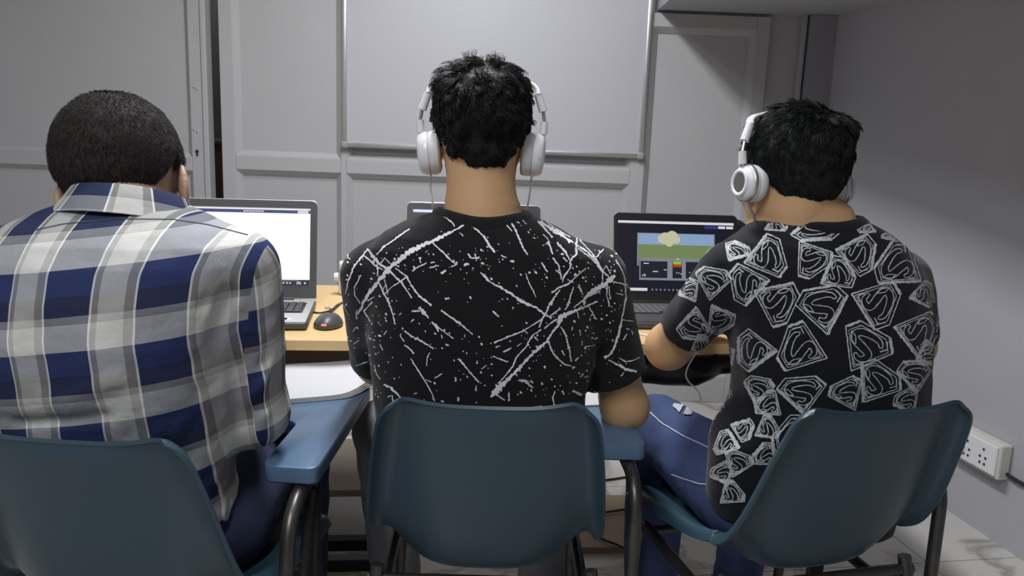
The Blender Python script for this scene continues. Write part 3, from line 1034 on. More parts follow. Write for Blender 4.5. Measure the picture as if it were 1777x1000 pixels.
TBZ = 0.680
pA, pB, pC, pD = ZP(440, 706, TBZ), ZP(655, 688, TBZ), ZP(645, 632, TBZ), ZP(455, 641, TBZ)
sheets('open_notebook', [pA, pB, pC, pD], TBZ, 4, 0.0022, 0.012, 'notebook', 'open white notebook on the writing tablet beside the plaid sleeve')
pA, pB, pC, pD = ZP(985, 708, TBZ), ZP(1062, 704, TBZ), ZP(1050, 662, TBZ), ZP(975, 664, TBZ)
sheets('paper_sheets', [pA, pB, pC, pD], TBZ, 2, 0.0015, 0.0, 'paper', 'white paper on the tablet beside the bare elbow of the splatter-print T-shirt')
# ------------------------------------------------------------------ people
SKIN = mat('brown_skin', (0.62, 0.375, 0.195), 0.55, var=0.10, scale=16, bump=0.06, bscale=300)
SKIN_D = mat('darker_brown_skin', (0.37, 0.23, 0.155), 0.55, var=0.10, scale=16, bump=0.06, bscale=300)


def hair_mat(name, col, rough):
    return mat(name, col, rough, var=0.4, scale=90, spec=0.22, bump=0.8, bscale=260)


HAIR_L = hair_mat('short_dark_hair', (0.024, 0.020, 0.018), 0.75)
HAIR_C = hair_mat('black_wavy_hair', (0.014, 0.013, 0.013), 0.50)
HAIR_R = hair_mat('black_hair', (0.010, 0.011, 0.011), 0.55)
DENIM = mat('blue_denim', (0.042, 0.066, 0.165), 0.85, var=0.30, scale=26, bump=0.4, bscale=500)
DENIM_G = mat('grey_denim', (0.21, 0.215, 0.225), 0.85, var=0.3, scale=26, bump=0.4, bscale=500)
DENIM_N = mat('navy_denim', (0.020, 0.026, 0.068), 0.85, var=0.3, scale=26, bump=0.4, bscale=500)
SHOE = mat('dark_shoe', (0.03, 0.03, 0.032), 0.6)


def headR(yaw, pitch, roll):
    return Matrix.Rotation(yaw, 3, 'Z') @ Matrix.Rotation(-pitch, 3, 'X') @ Matrix.Rotation(roll, 3, 'Y')


def npR(R): return np.array([[R[i][j] for j in range(3)] for i in range(3)], dtype=np.float32)


def head_sdf(P, c, R, s):
    q = ((P - A3(c)) @ npR(R)) / s
    ax = np.abs(q[:, 0])
    Q = np.stack([ax, q[:, 1], q[:, 2]], 1)
    d = ellip(q, (0, -0.012, 0.030), (0.077, 0.096, 0.086))
    d = smin(d, ellip(q, (0, 0.030, -0.045), (0.060, 0.062, 0.072)), 0.04)          # face and jaw
    d = smin(d, ellip(q, (0, 0.066, -0.098), (0.026, 0.022, 0.018)), 0.03)          # chin
    d = smin(d, rcone(Q, (0.0, 0.083, 0.022), (0.045, 0.070, 0.024), 0.012, 0.010), 0.018)   # brow
    d = smax(d, -ellip(Q, (0.031, 0.098, 0.004), (0.017, 0.016, 0.011)), 0.012)     # eye sockets
    d = smin(d, rcone(q, (0, 0.084, 0.012), (0, 0.104, -0.030), 0.008, 0.012), 0.012)   # nose
    d = smin(d, ellip(Q, (0.012, 0.094, -0.034), (0.009, 0.010, 0.008)), 0.008)
    d = smin(d, ellip(Q, (0.0, 0.088, -0.060), (0.024, 0.010, 0.006)), 0.006)       # lips
    d = smin(d, ellip(Q, (0.0, 0.086, -0.071), (0.020, 0.011, 0.007)), 0.006)
    d = smin(d, ellip(Q, (0.046, 0.066, -0.020), (0.018, 0.018, 0.016)), 0.02)      # cheeks
    # ears: flat shell with rim
    er = npR(Matrix.Rotation(rad(24), 3, 'Z') @ Matrix.Rotation(rad(-12), 3, 'X'))
    e = ellip(Q, (0.081, -0.004, -0.014), (0.0075, 0.019, 0.033), er)
    e = smax(e, -ellip(Q, (0.090, 0.002, -0.012), (0.006, 0.010, 0.020), er), 0.004)
    e = smin(e, ellip(Q, (0.078, 0.004, -0.044), (0.007, 0.010, 0.011)), 0.006)
    d = smin(d, e, 0.006)
    return d * s


def hand_sdf(P, wrist, fwd, up, side, s=1.0, curl=0.5):
    f = Vector(fwd).normalized()
    u = (Vector(up) - f * Vector(up).dot(f)).normalized()
    r = f.cross(u) * side           # thumb side is -r
    W = Vector(wrist)
    at = lambda x, y, z: W + (r * x + f * y + u * z) * s
    d = rcone(P, at(-0.006, 0.0, 0), at(-0.012, 0.075, 0), 0.024 * s, 0.026 * s, flat=u, ff=1.75)
    d = smin(d, rcone(P, at(0.010, 0.01, 0), at(0.020, 0.068, 0), 0.020 * s, 0.022 * s, flat=u, ff=1.6), 0.012)
    for x, L, y0 in ((-0.030, 0.072, 0.076), (-0.010, 0.080, 0.080), (0.010, 0.074, 0.078), (0.029, 0.058, 0.070)):
        p = [at(x * 0.85, y0 - 0.02, 0.001), at(x, y0, 0.002)]
        a = 0.15
        for k, fr in enumerate((0.45, 0.32, 0.23)):
            a += curl * (0.55, 0.75, 0.5)[k]
            q = p[-1] + (f * math.cos(a) - u * math.sin(a)) * L * fr * s + r * (x * 0.08) * s
            p.append(q)
        d = smin(d, chain(P, p, [0.0098 * s, 0.0095 * s, 0.0086 * s, 0.0080 * s, 0.0072 * s], 0.003), 0.005)
    t = [at(-0.016, 0.018, -0.006), at(-0.040, 0.040, -0.012), at(-0.052, 0.066, -0.018), at(-0.050, 0.090, -0.024)]
    d = smin(d, chain(P, t, [0.015 * s, 0.0125 * s, 0.0100 * s, 0.0085 * s], 0.004), 0.010)
    return d


def rows_px(tab):
    out = []
    for py, L, R_, cy, ay in tab:
        a, b = U(L, py, cy), U(R_, py, cy)
        out.append(((a.z + b.z) / 2, (a.x + b.x) / 2, cy, (b.x - a.x) / 2, ay))
    return out


def bounds(pts, pad):
    a = np.array([[p[0], p[1], p[2]] for p in pts])
    return a.min(0) - pad, a.max(0) + pad


def strands(hv, hf, n, length, lift, curl, rad_, flow, seed, keep=None, segs=7, droop=0.0, clump=0.0):
    """thin tapered hair strands grown from the hair mass; lengths from length(p), direction from flow(p, nrm)"""
    rg = np.random.default_rng(seed)
    tri = hv[hf]
    cen = tri.mean(1)
    nr = np.cross(tri[:, 2] - tri[:, 0], tri[:, 3] - tri[:, 1])
    ar = np.linalg.norm(nr, axis=1) + 1e-12
    nr = nr / ar[:, None]
    pr = ar.copy()
    if keep is not None:
        pr = pr * keep(cen)
    pr /= pr.sum()
    ix = rg.choice(len(cen), n, p=pr)
    w_ = rg.dirichlet([1, 1, 1, 1], n)
    p = (tri[ix] * w_[:, :, None]).sum(1)
    N = nr[ix]
    L = length(p) * rg.uniform(0.6, 1.2, n)
    T = flow(p, N) + rg.normal(0, 0.35, (n, 3))
    T -= N * (T * N).sum(1)[:, None]
    T /= np.linalg.norm(T, axis=1)[:, None] + 1e-9
    ph = rg.uniform(0, 6.28, n)
    fr = rg.uniform(0.8, 1.3, n)
    gp = None
    if clump > 0:                               # locks: strands follow the nearest of a few guides
        g = rg.choice(n, n // 22, replace=False)
        near = g[np.argmin(((p[:, None, :] - p[None, g, :]) ** 2).sum(2), axis=1)]
        T = T * (1 - clump) + T[near] * clump
        N = N * 0.5 + N[near] * 0.5
        N /= np.linalg.norm(N, axis=1)[:, None]
        T -= N * (T * N).sum(1)[:, None]
        T /= np.linalg.norm(T, axis=1)[:, None] + 1e-9
        ph = ph[near] + rg.normal(0, 0.35, n)
        fr = fr[near]
        L = L * (1 - clump) + L[near] * clump
        gp = p[near]
    Bn = np.cross(N, T)
    pts = []
    pos = p - N * 0.001
    for k in range(segs + 1):
        pts.append(pos.copy())
        t = k / segs
        a = ph + fr * curl * t * 6.28
        lf = lift * (1 - 0.9 * t)
        dirv = T + N * lf[:, None] if isinstance(lf, np.ndarray) else T + N * lf
        dirv = dirv + Bn * (np.sin(a) * min(1.0, curl))[:, None] * 0.8 + N * (np.cos(a) * min(1.0, curl))[:, None] * 0.45
        dirv[:, 2] -= droop * t
        dirv /= np.linalg.norm(dirv, axis=1)[:, None]
        pos = pos + dirv * (L / segs)[:, None]
    if gp is not None:                          # pull the tips of a lock together
        for k in range(segs + 1):
            pts[k] = pts[k] + (gp - p) * clump * 0.6 * (k / segs)
    pts = np.stack(pts, 1)                       # n, S+1, 3
    S = segs + 1
    rr = rad_ * np.linspace(1.0, 0.25, S)
    ring = []
    for k in range(3):
        a = 2 * PI * k / 3
        ring.append(pts + (N[:, None] * math.cos(a) + Bn[:, None] * math.sin(a)) * rr[None, :, None])
    Vs = np.stack(ring, 2).reshape(-1, 3)
    base = (np.arange(n) * S * 3)[:, None, None]
    i = np.arange(S - 1)[None, :, None] * 3
    k = np.arange(3)[None, None, :]
    k2 = (k + 1) % 3
    Fq = np.stack([base + i + k, base + i + k2, base + i + 3 + k2, base + i + 3 + k], -1).reshape(-1, 4)
    return Vs, Fq


class Person:
    pass


def build_person(sp):
    """body (one mesh) with hair, shirt, trousers and shoes as children"""
    root = empty('person', sp['root'], 0, cat='person', label=sp['label'])
    HR = headR(*[rad(a) for a in sp['head_rot']])
    hc, hs_ = sp['head'], sp.get('hs', 1.0)
    rows = rows_px(sp['rows'])
    brows = [(z, cx, cy + 0.004, ax - 0.020, ay - 0.016) for z, cx, cy, ax, ay in rows if ax > 0.045 and z > 0.57]
    nb = sp['neck_base']
    nt_ = Vector(hc) + HR @ Vector((0, -0.022, -0.055)) * hs_
    nr0, nr1 = sp.get('neck_r', (0.056, 0.066))
    arms, legs = sp['arms'], sp['legs']
    pel = sp['pelvis']

    def f_body(P):
        d = head_sdf(P, hc, HR, hs_)
        d = smin(d, rcone(P, nt_, nb, nr0, nr1), 0.025)
        d = smin(d, loft(P, brows, 2.3), 0.03)
        for a in arms:
            r1, r2, r3 = a['r']
            e = smin(rcone(P, a['s'], a['e'], r1, r2), rcone(P, a['e'], a['w'], r2 * 0.97, r3), 0.018)
            mid = Vector(a['e']) * 0.7 + Vector(a['w']) * 0.3
            e = smin(e, rcone(P, a['e'], mid, r2 * 0.98, r2 * 1.0), 0.02)
            e = smin(e, hand_sdf(P, a['w'], a['hd'], a.get('hu', (0, 0, 1)), a['side'], a.get('hsz', 1.0), a.get('curl', 0.45)), 0.012)
            d = smin(d, e, 0.02)
        d = smin(d, ellip(P, pel, (0.125, 0.10, 0.075)), 0.03)
        for g in legs:
            e = smin(rcone(P, g['h'], g['k'], 0.074, 0.052), rcone(P, g['k'], g['a'], 0.050, 0.036), 0.02)
            d = smin(d, e, 0.03)
        return d

    pts = [Vector(hc) + Vector((0, 0, 0.12)), nb, pel] + [a[k] for a in arms for k in 'sew'] + [Vector(a['w']) + Vector(a['hd']).normalized() * 0.17 for a in arms] + [g[k] for g in legs for k in 'hka']
    for z, cx, cy, ax, ay in rows:
        pts += [(cx - ax, cy - ay, z), (cx + ax, cy + ay, z)]
    lo, hi = bounds(pts, 0.13)
    V, Fq = sdf_mesh(f_body, lo, hi, 0.0045)
    body = np_obj('body', V, Fq, sp['skin'], root)
    for s in (-1, 1):
        c = Vector(hc) + HR @ Vector((s * 0.031, 0.086, 0.004)) * hs_
        MB().lathe([(0.0115 * math.sin(t), -0.0115 * math.cos(t)) for t in np.linspace(0.05, 3.09, 10)], Matrix.Translation(c), n=14).build('eye', mat('eye_white', (0.75, 0.73, 0.70), 0.3), root, world=True, smooth=True)

    # ---- shirt
    fl = sp.get('folds', [])
    cut = sp['cut']                      # hem height

    def f_torso(P):
        Q = P.copy()
        d = loft(Q, rows, sp.get('pow', 2.4))
        for a, b, r1, r2 in sp.get('shirt_extra', []):
            d = smin(d, rcone(P, a, b, r1, r2), 0.04)
        return d

    def f_sleeve(P, a):
        sc = a['sl']
        if sc['len'] <= 1.0:
            end = Vector(a['s']).lerp(Vector(a['e']), sc['len'])
            d = rcone(P, a['s'], end, sc['r'][0], sc['r'][1])
            ax_ = (Vector(a['e']) - Vector(a['s'])).normalized()
        else:
            end = Vector(a['e']).lerp(Vector(a['w']), sc['len'] - 1)
            d = smin(rcone(P, a['s'], a['e'], sc['r'][0], sc['r'][1]), rcone(P, a['e'], end, sc['r'][1] * 0.98, sc['r'][2]), 0.025)
            ax_ = (Vector(a['w']) - Vector(a['e'])).normalized()
        n = A3(ax_ + Vector(sc.get('tilt', (0, 0, 0))))
        n = n / np.linalg.norm(n)
        dist = (P - A3(end)) @ n
        loc_ = rcone(P, end - ax_ * 0.05, end + ax_ * 0.05, 0.0, 0.0)
        pl = np.where(loc_ < 0.12, dist, -1.0)
        d = smax(d, pl, 0.004)
        arm = rcone(P, Vector(end) - ax_ * 0.06, Vector(end) + ax_ * 0.05, sc['r'][-1] - 0.007, sc['r'][-1] - 0.005)
        return smax(d, -arm, 0.003)

    def f_shirt(P):
        d = f_torso(P)
        for a in arms:
            d = smin(d, f_sleeve(P, a), sp.get('arm_k', 0.028))
        if fl:
            d = d - folds(P, fl)
        if sp.get('wr', 0):
            d = d + sp['wr'] * (vnoise(P * np.array([1.0, 1.0, 0.55], dtype=np.float32), 16.0) + 0.5 * vnoise(P, 38.0))
        nk = rcone(P, nt_, nb, nr0 + 0.004, nr1 + sp.get('neck_gap', 0.005))
        d = smax(d, -nk, 0.004)
        d = smax(d, cut - P[:, 2], 0.006)
        return d

    pts = [a[k] for a in arms for k in 'se'] + [a['w'] for a in arms if a['sl']['len'] > 1]
    for z, cx, cy, ax, ay in rows:
        pts += [(cx - ax, cy - ay, z), (cx + ax, cy + ay, z)]
    lo, hi = bounds(pts, 0.085)
    V, Fq = sdf_mesh(f_shirt, lo, hi, 0.004)
    attrs = {}
    if sp.get('plaid'):
        dt = f_torso(V)
        zs = np.array([r[0] for r in rows][::-1]); cxs = np.array([r[1] for r in rows][::-1]); axs = np.array([r[3] for r in rows][::-1])
        u, v = sp['plaid'](V)
        su, sv, sw = np.zeros(len(V)), np.zeros(len(V)), np.full(len(V), -1.0)
        for a in arms:
            ds = f_sleeve(V, a)
            w_ = dt - 0.004 - ds
            if a['side'] > 0:                    # armhole seam
                s0, s1 = U(452, 412, 1.15), U(398, 640, 1.12)
                xs_ = np.interp(V[:, 2], [s1.z, s0.z], [s1.x, s0.x])
                w_ = np.minimum(np.minimum(V[:, 0] - xs_, dt + 0.05 - ds), V[:, 2] - 0.66)
            ax_ = A3((Vector(a['e']) - Vector(a['s'])).normalized())
            rel = V - A3(a['s'])
            t = rel @ ax_
            b1 = np.cross(ax_, np.array([0, 1, 0.0])); b1 /= np.linalg.norm(b1); b2 = np.cross(ax_, b1)
            an = np.arctan2(rel @ b1, rel @ b2)
            # past the elbow use the forearm axis
            ax2 = A3((Vector(a['w']) - Vector(a['e'])).normalized())
            rel2 = V - A3(a['e'])
            t2 = rel2 @ ax2
            Lup = float(np.linalg.norm(A3(a['e']) - A3(a['s'])))
            tt = np.where((t2 > 0.02) & (t > Lup - 0.04), Lup + t2, t)
            mine = w_ > sw
            su = np.where(mine, an * 0.060 + 0.02, su)
            sv = np.where(mine, -tt + a.get('voff', 0.0), sv)
            sw = np.where(mine, w_, sw)
        attrs = {'pu': u, 'pv': v, 'su': su, 'sv': sv, 'sw': sw}
    shirt = np_obj('shirt', V, Fq, sp['shirt_mat'], root, attrs, label=sp['shirt_label'])
    shV, shF = V, Fq

    # ---- trousers
    def f_tr(P):
        d = ellip(P, pel, (0.145, 0.115, 0.085))
        for g in legs:
            ra, rk, rb = g.get('r', (0.092, 0.068, 0.058))
            e = smin(rcone(P, g['h'], g['k'], ra, rk), rcone(P, g['k'], g['a'], rk * 0.97, rb), 0.02)
            d = smin(d, e, 0.025)
        d = d + 0.0025 * vnoise(P, 22.0) + 0.0015 * vnoise(P, 45.0)
        return smax(d, 0.055 - P[:, 2], 0.004)

    pts = [pel] + [g[k] for g in legs for k in 'hka']
    lo, hi = bounds(pts, 0.13)
    lo[0] -= 0.09; hi[0] += 0.09
    V, Fq = sdf_mesh(f_tr, lo, hi, 0.0055)
    trou = np_obj('trousers', V, Fq, sp['trousers'], root, label=sp['trouser_label'])
    trV, trF = V, Fq
    for g in legs:
        a = Vector(g['a'])
        fd = Vector((g.get('toe', (0, 1, 0)))).normalized()

        def f_shoe(P):
            d = rcone(P, (a.x, a.y, 0.040) - fd * 0.04, Vector((a.x, a.y, 0.034)) + fd * 0.15, 0.040, 0.033) if False else rcone(P, Vector((a.x, a.y, 0.042)) - fd * 0.04, Vector((a.x, a.y, 0.034)) + fd * 0.14, 0.041, 0.034)
            d = smin(d, rcone(P, (a.x, a.y, 0.05), (a.x, a.y, 0.085), 0.045, 0.046), 0.03)
            d = smax(d, 0.002 - P[:, 2], 0.004)
            return smax(d, P[:, 2] - 0.092, 0.006)
        lo, hi = bounds([a, a + fd * 0.2, a - fd * 0.06], 0.07)
        lo[2] = -0.02; hi[2] = 0.12
        V, Fq = sdf_mesh(f_shoe, lo, hi, 0.005)
        np_obj('shoe', V, Fq, SHOE, root)

    # ---- hair
    hp = sp['hair']

    def f_hair(P):
        q = ((P - A3(hc)) @ npR(HR)) / hs_
        th = hp['th'](q)
        d = ellip(q, (0, -0.012, 0.030), (0.0775, 0.0965, 0.0865)) - th
        d = d + hp['namp'] * vnoise(q * np.array([1, 1, 0.8], dtype=np.float32), hp['nscale']) + 0.4 * hp['namp'] * vnoise(q, hp['nscale'] * 2.1)
        for c, r in hp.get('tufts', []):
            d = smin(d, ellip(q, c, r), 0.02)
        zl = np.interp(q[:, 1], [-0.11, -0.07, -0.035, -0.012, 0.02, 0.05, 0.075, 0.10], hp['line']).astype(np.float32)
        xx = np.abs(q[:, 0])
        zl = zl + hp['taper'] * np.maximum(xx - hp['tx'], 0) * (q[:, 1] < -0.02)
        d = smax(d, zl - q[:, 2] + 0.003 * vnoise(q, 60.0), 0.010)
        return d * hs_
    lo, hi = bounds([hc], 0.165)
    V, Fq = sdf_mesh(f_hair, lo, hi, 0.003)
    Rn = npR(HR)
    hcn = np.array(hc)

    def flow(p, N):
        q = (p - hcn) @ Rn
        f = q - np.array(hp.get('whorl', (0.0, -0.055, 0.115)))
        f = f / (np.linalg.norm(f, axis=1)[:, None] + 1e-6)
        f[:, 2] -= 0.35
        return f @ Rn.T

    def lenf(p):
        q = (p - hcn) @ Rn
        return hp['len'](q)
    sv, sf = strands(V, Fq, hp['n'], lenf, hp['lift'], hp['curl'], hp['rad'], flow, hp['seed'], droop=hp.get('droop', 0.0), clump=hp.get('clump', 0.0))
    VV = np.concatenate([V, sv]); FF = np.concatenate([Fq, sf + len(V)])
    np_obj('hair', VV, FF, sp['hair_mat'], root, label=sp['hair_label'])
    pr = Person()
    pr.root, pr.body, pr.shirt, pr.HR, pr.hc = root, body, shirt, HR, Vector(hc)
    pr.bvh = BVHTree.FromPolygons([tuple(v) for v in shV.tolist()], shF.tolist())
    pr.tbvh = BVHTree.FromPolygons([tuple(v) for v in trV.tolist()], trF.tolist())
    pr.nt, pr.nb, pr.trou, pr.rows = nt_, Vector(nb), trou, rows
    return pr


def cloth(name, col, var=0.15):
    return mat(name, col, 0.9, var=var, scale=30, bump=0.35, bscale=420, spec=0.2, sheen=0.15)


BLACK_T = cloth('black_cotton', (0.0095, 0.0095, 0.0105))
NAVY_T = cloth('blue_black_cotton', (0.0095, 0.010, 0.014))

# plaid cloth: two stripe sequences averaged as warp and weft
plaid = bpy.data.materials.new('plaid_cotton')
plaid.use_nodes = True
nt = plaid.node_tree
bs = nt.nodes['Principled BSDF']
bs.inputs['Roughness'].default_value = 0.9
bs.inputs['Specular IOR Level'].default_value = 0.2


def stripes(attr, period, stops):
    a0 = nd(nt, 'ShaderNodeAttribute', attribute_name='p' + attr)
    a1 = nd(nt, 'ShaderNodeAttribute', attribute_name='s' + attr)
    aw = nd(nt, 'ShaderNodeAttribute', attribute_name='sw')
    gt = nd(nt, 'ShaderNodeMath', operation='GREATER_THAN'); gt.inputs[1].default_value = 0.0
    nt.links.new(aw.outputs['Fac'], gt.inputs[0])
    a = nd(nt, 'ShaderNodeMix', data_type='FLOAT')
    nt.links.new(gt.outputs[0], a.inputs[0]); nt.links.new(a0.outputs['Fac'], a.inputs[2]); nt.links.new(a1.outputs['Fac'], a.inputs[3])
    mlt = nd(nt, 'ShaderNodeMath', operation='DIVIDE'); mlt.inputs[1].default_value = period
    nt.links.new(a.outputs[0], mlt.inputs[0])
    ad_ = nd(nt, 'ShaderNodeMath', operation='ADD'); ad_.inputs[1].default_value = 50.0
    nt.links.new(mlt.outputs[0], ad_.inputs[0])
    fr = nd(nt, 'ShaderNodeMath', operation='FRACT')
    nt.links.new(ad_.outputs[0], fr.inputs[0])
    r = nd(nt, 'ShaderNodeValToRGB')
    cr = r.color_ramp
    cr.interpolation = 'CONSTANT'
    for k, (p, c) in enumerate(stops):
        if k < 2:
            el = cr.elements[k]; el.position = p
        else:
            el = cr.elements.new(p)
        el.color = (*c, 1)
    nt.links.new(fr.outputs[0], r.inputs[0])
    return r


NAV, BLK, CRM, OLV, LIL, WHT = (0.026, 0.038, 0.115), (0.018, 0.020, 0.027), (0.66, 0.655, 0.625), (0.33, 0.325, 0.295), (0.44, 0.44, 0.50), (0.95, 0.96, 1.0)
PU, PV = 0.1165, 0.112
U_ST = [(0.0, WHT), (0.022, NAV), (0.53, WHT), (0.552, OLV), (0.62, CRM), (0.90, OLV)]
V_ST = [(0.0, BLK), (0.24, NAV), (0.56, CRM), (0.90, OLV)]
ru, rv = stripes('u', PU, U_ST), stripes('v', PV, V_ST)
mx = nd(nt, 'ShaderNodeMix', data_type='RGBA'); mx.inputs[0].default_value = 0.5
nt.links.new(ru.outputs[0], mx.inputs[6]); nt.links.new(rv.outputs[0], mx.inputs[7])
gm = nd(nt, 'ShaderNodeNewGeometry')
wn = nd(nt, 'ShaderNodeTexNoise'); wn.inputs['Scale'].default_value = 300
nt.links.new(gm.outputs['Position'], wn.inputs['Vector'])
m2 = nd(nt, 'ShaderNodeMix', data_type='RGBA', blend_type='MULTIPLY'); m2.inputs[0].default_value = 0.35
nt.links.new(mx.outputs[2], m2.inputs[6]); nt.links.new(wn.outputs['Color'], m2.inputs[7])
nt.links.new(mx.outputs[2], bs.inputs['Base Color'])
w2 = nd(nt, 'ShaderNodeTexNoise'); w2.inputs['Scale'].default_value = 24; w2.inputs['Detail'].default_value = 4
nt.links.new(gm.outputs['Position'], w2.inputs['Vector'])
bp = nd(nt, 'ShaderNodeBump'); bp.inputs['Strength'].default_value = 0.35; bp.inputs['Distance'].default_value = 0.012
nt.links.new(w2.outputs['Fac'], bp.inputs['Height']); nt.links.new(bp.outputs['Normal'], bs.inputs['Normal'])


def capline(*v): return list(v)


# ---------------- centre: black splatter-print T-shirt, white headphones
rowsC = [(364, 775, 905, 1.430, 0.052), (376, 738, 935, 1.428, 0.070), (390, 700, 968, 1.428, 0.086), (408, 668, 1003, 1.430, 0.100), (432, 646, 1032, 1.434, 0.112), (465, 638, 1045, 1.440, 0.122),
         (520, 640, 1042, 1.446, 0.128), (600, 642, 1036, 1.452, 0.128), (680, 650, 1016, 1.456, 0.126), (760, 656, 1014, 1.462, 0.126), (860, 668, 1016, 1.480, 0.120), (930, 690, 1000, 1.49, 0.110)]
sL, eL = U(648, 480, 1.455), U(656, 628, 1.60)
sR, eR = U(1030, 482, 1.450), U(1084, 706, 1.515)
pelC = Vector((-0.045, 1.470, 0.545))
C_SP = dict(
    root=(-0.04, 1.47, 0), label='person in a black T-shirt with white splatter print and white headphones, seated in the middle',
    head=tuple(U(836, 250, 1.455)), head_rot=(0, 6, 0), hs=0.98, neck_base=tuple(U(838, 400, 1.435)), neck_r=(0.057, 0.072), rows=rowsC, skin=SKIN, pelvis=pelC,
    arms=[dict(s=sL, e=eL, w=U(735, 590, 1.80), r=(0.047, 0.042, 0.028), hd=(0.35, 1, -0.25), side=-1, sl=dict(len=0.97, r=(0.060, 0.056))),
          dict(s=sR, e=eR, w=U(1060, 650, 1.745), r=(0.048, 0.043, 0.028), hd=(-0.25, 1, -0.12), side=1, sl=dict(len=0.74, r=(0.062, 0.056), tilt=(0.25, 0, 0)))],
    legs=[dict(h=(-0.115, 1.50, 0.56), k=U(664, 745, 1.78), a=(-0.25, 1.80, 0.09), toe=(-0.2, 1, 0)),
          dict(h=(0.035, 1.50, 0.56), k=(0.13, 1.87, 0.56), a=(0.10, 1.86, 0.09), toe=(0.1, 1, 0))],
    cut=0.54, shirt_mat=BLACK_T, shirt_label='black T-shirt with a white paint splatter print', trousers=DENIM_G, trouser_label='faded grey jeans', wr=0.0022,
    folds=[([U(1035, 560, 1.36), U(1020, 640, 1.35), U(960, 690, 1.33)], -0.008, 0.016), ([U(1010, 600, 1.34), U(985, 680, 1.33)], 0.006, 0.014),
           ([U(640, 560, 1.36), U(665, 600, 1.34), U(690, 615, 1.33)], -0.008, 0.014), ([U(905, 660, 1.32), U(1000, 690, 1.33)], 0.005, 0.012),
           ([U(625, 600, 1.5), U(660, 590, 1.45)], 0.006, 0.010), ([U(620, 630, 1.52), U(655, 640, 1.48)], 0.006, 0.010), ([U(1045, 610, 1.42), U(1060, 650, 1.42)], -0.006, 0.012)],
    hair_mat=HAIR_C, hair_label='black wavy hair, longer on top',
    hair=dict(th=lambda q: 0.0085 + 0.016 * np.clip((q[:, 2] - 0.0) / 0.10, 0, 1) - 0.006 * np.clip((np.abs(q[:, 0]) - 0.045) / 0.03, 0, 1), namp=0.0055, nscale=30.0, line=[-0.078, -0.074, -0.02, 0.0, 0.020, 0.050, 0.072, 0.085], taper=1.25, tx=0.034,
              len=lambda q: np.interp(q[:, 2], [-0.08, -0.02, 0.05, 0.12], [0.010, 0.015, 0.032, 0.050]) * (1 - 0.5 * np.clip((np.abs(q[:, 0]) - 0.05) / 0.03, 0, 1)), lift=0.36, curl=0.9, rad=0.0010, clump=0.75, n=15000, seed=3, whorl=(0.01, -0.07, 0.10)))
PC = build_person(C_SP)

# ---------------- left: plaid shirt, head bowed
rowsL = [(338, 165, 275, 1.205, 0.050), (352, 128, 312, 1.200, 0.068), (370, 78, 352, 1.195, 0.090), (390, 28, 392, 1.190, 0.106), (412, -8, 418, 1.186, 0.118), (445, -30, 428, 1.182, 0.128),
         (500, -38, 424, 1.182, 0.136), (570, -36, 412, 1.186, 0.138), (640, -30, 402, 1.196, 0.136), (720, -26, 400, 1.210, 0.132), (800, -26, 404, 1.226, 0.128), (880, 10, 410, 1.25, 0.118), (935, 30, 410, 1.26, 0.110)]
sL, eL = U(-22, 470, 1.20), U(-70, 700, 1.28)
sR, eR = U(412, 468, 1.205), U(436, 712, 1.290)
pelL = Vector((-0.585, 1.285, 0.545))


def plaid_uv(V):
    Xc = U(190, 571, 1.06).x

    def fu(x, z):
        lean = np.interp(z, [0.55, 0.93, 1.02, 1.10], [0.0, 0.0, 0.012, 0.034])
        dx = x - Xc - lean
        a = 0.215
        return dx, np.arcsin(np.clip(dx / a, -0.985, 0.985)) * a * 0.97
    b = U(226, 571, 1.05)
    dx, u = fu(V[:, 0], V[:, 2])
    _, u0 = fu(np.array([b.x]), np.array([b.z]))
    t = U(270, 454, 1.06)
    fv = lambda x, z: z - 0.13 * (x - Xc)
    v = fv(V[:, 0], V[:, 2]) - fv(t.x, t.z) + 0.56 * PV
    return u - u0[0], v


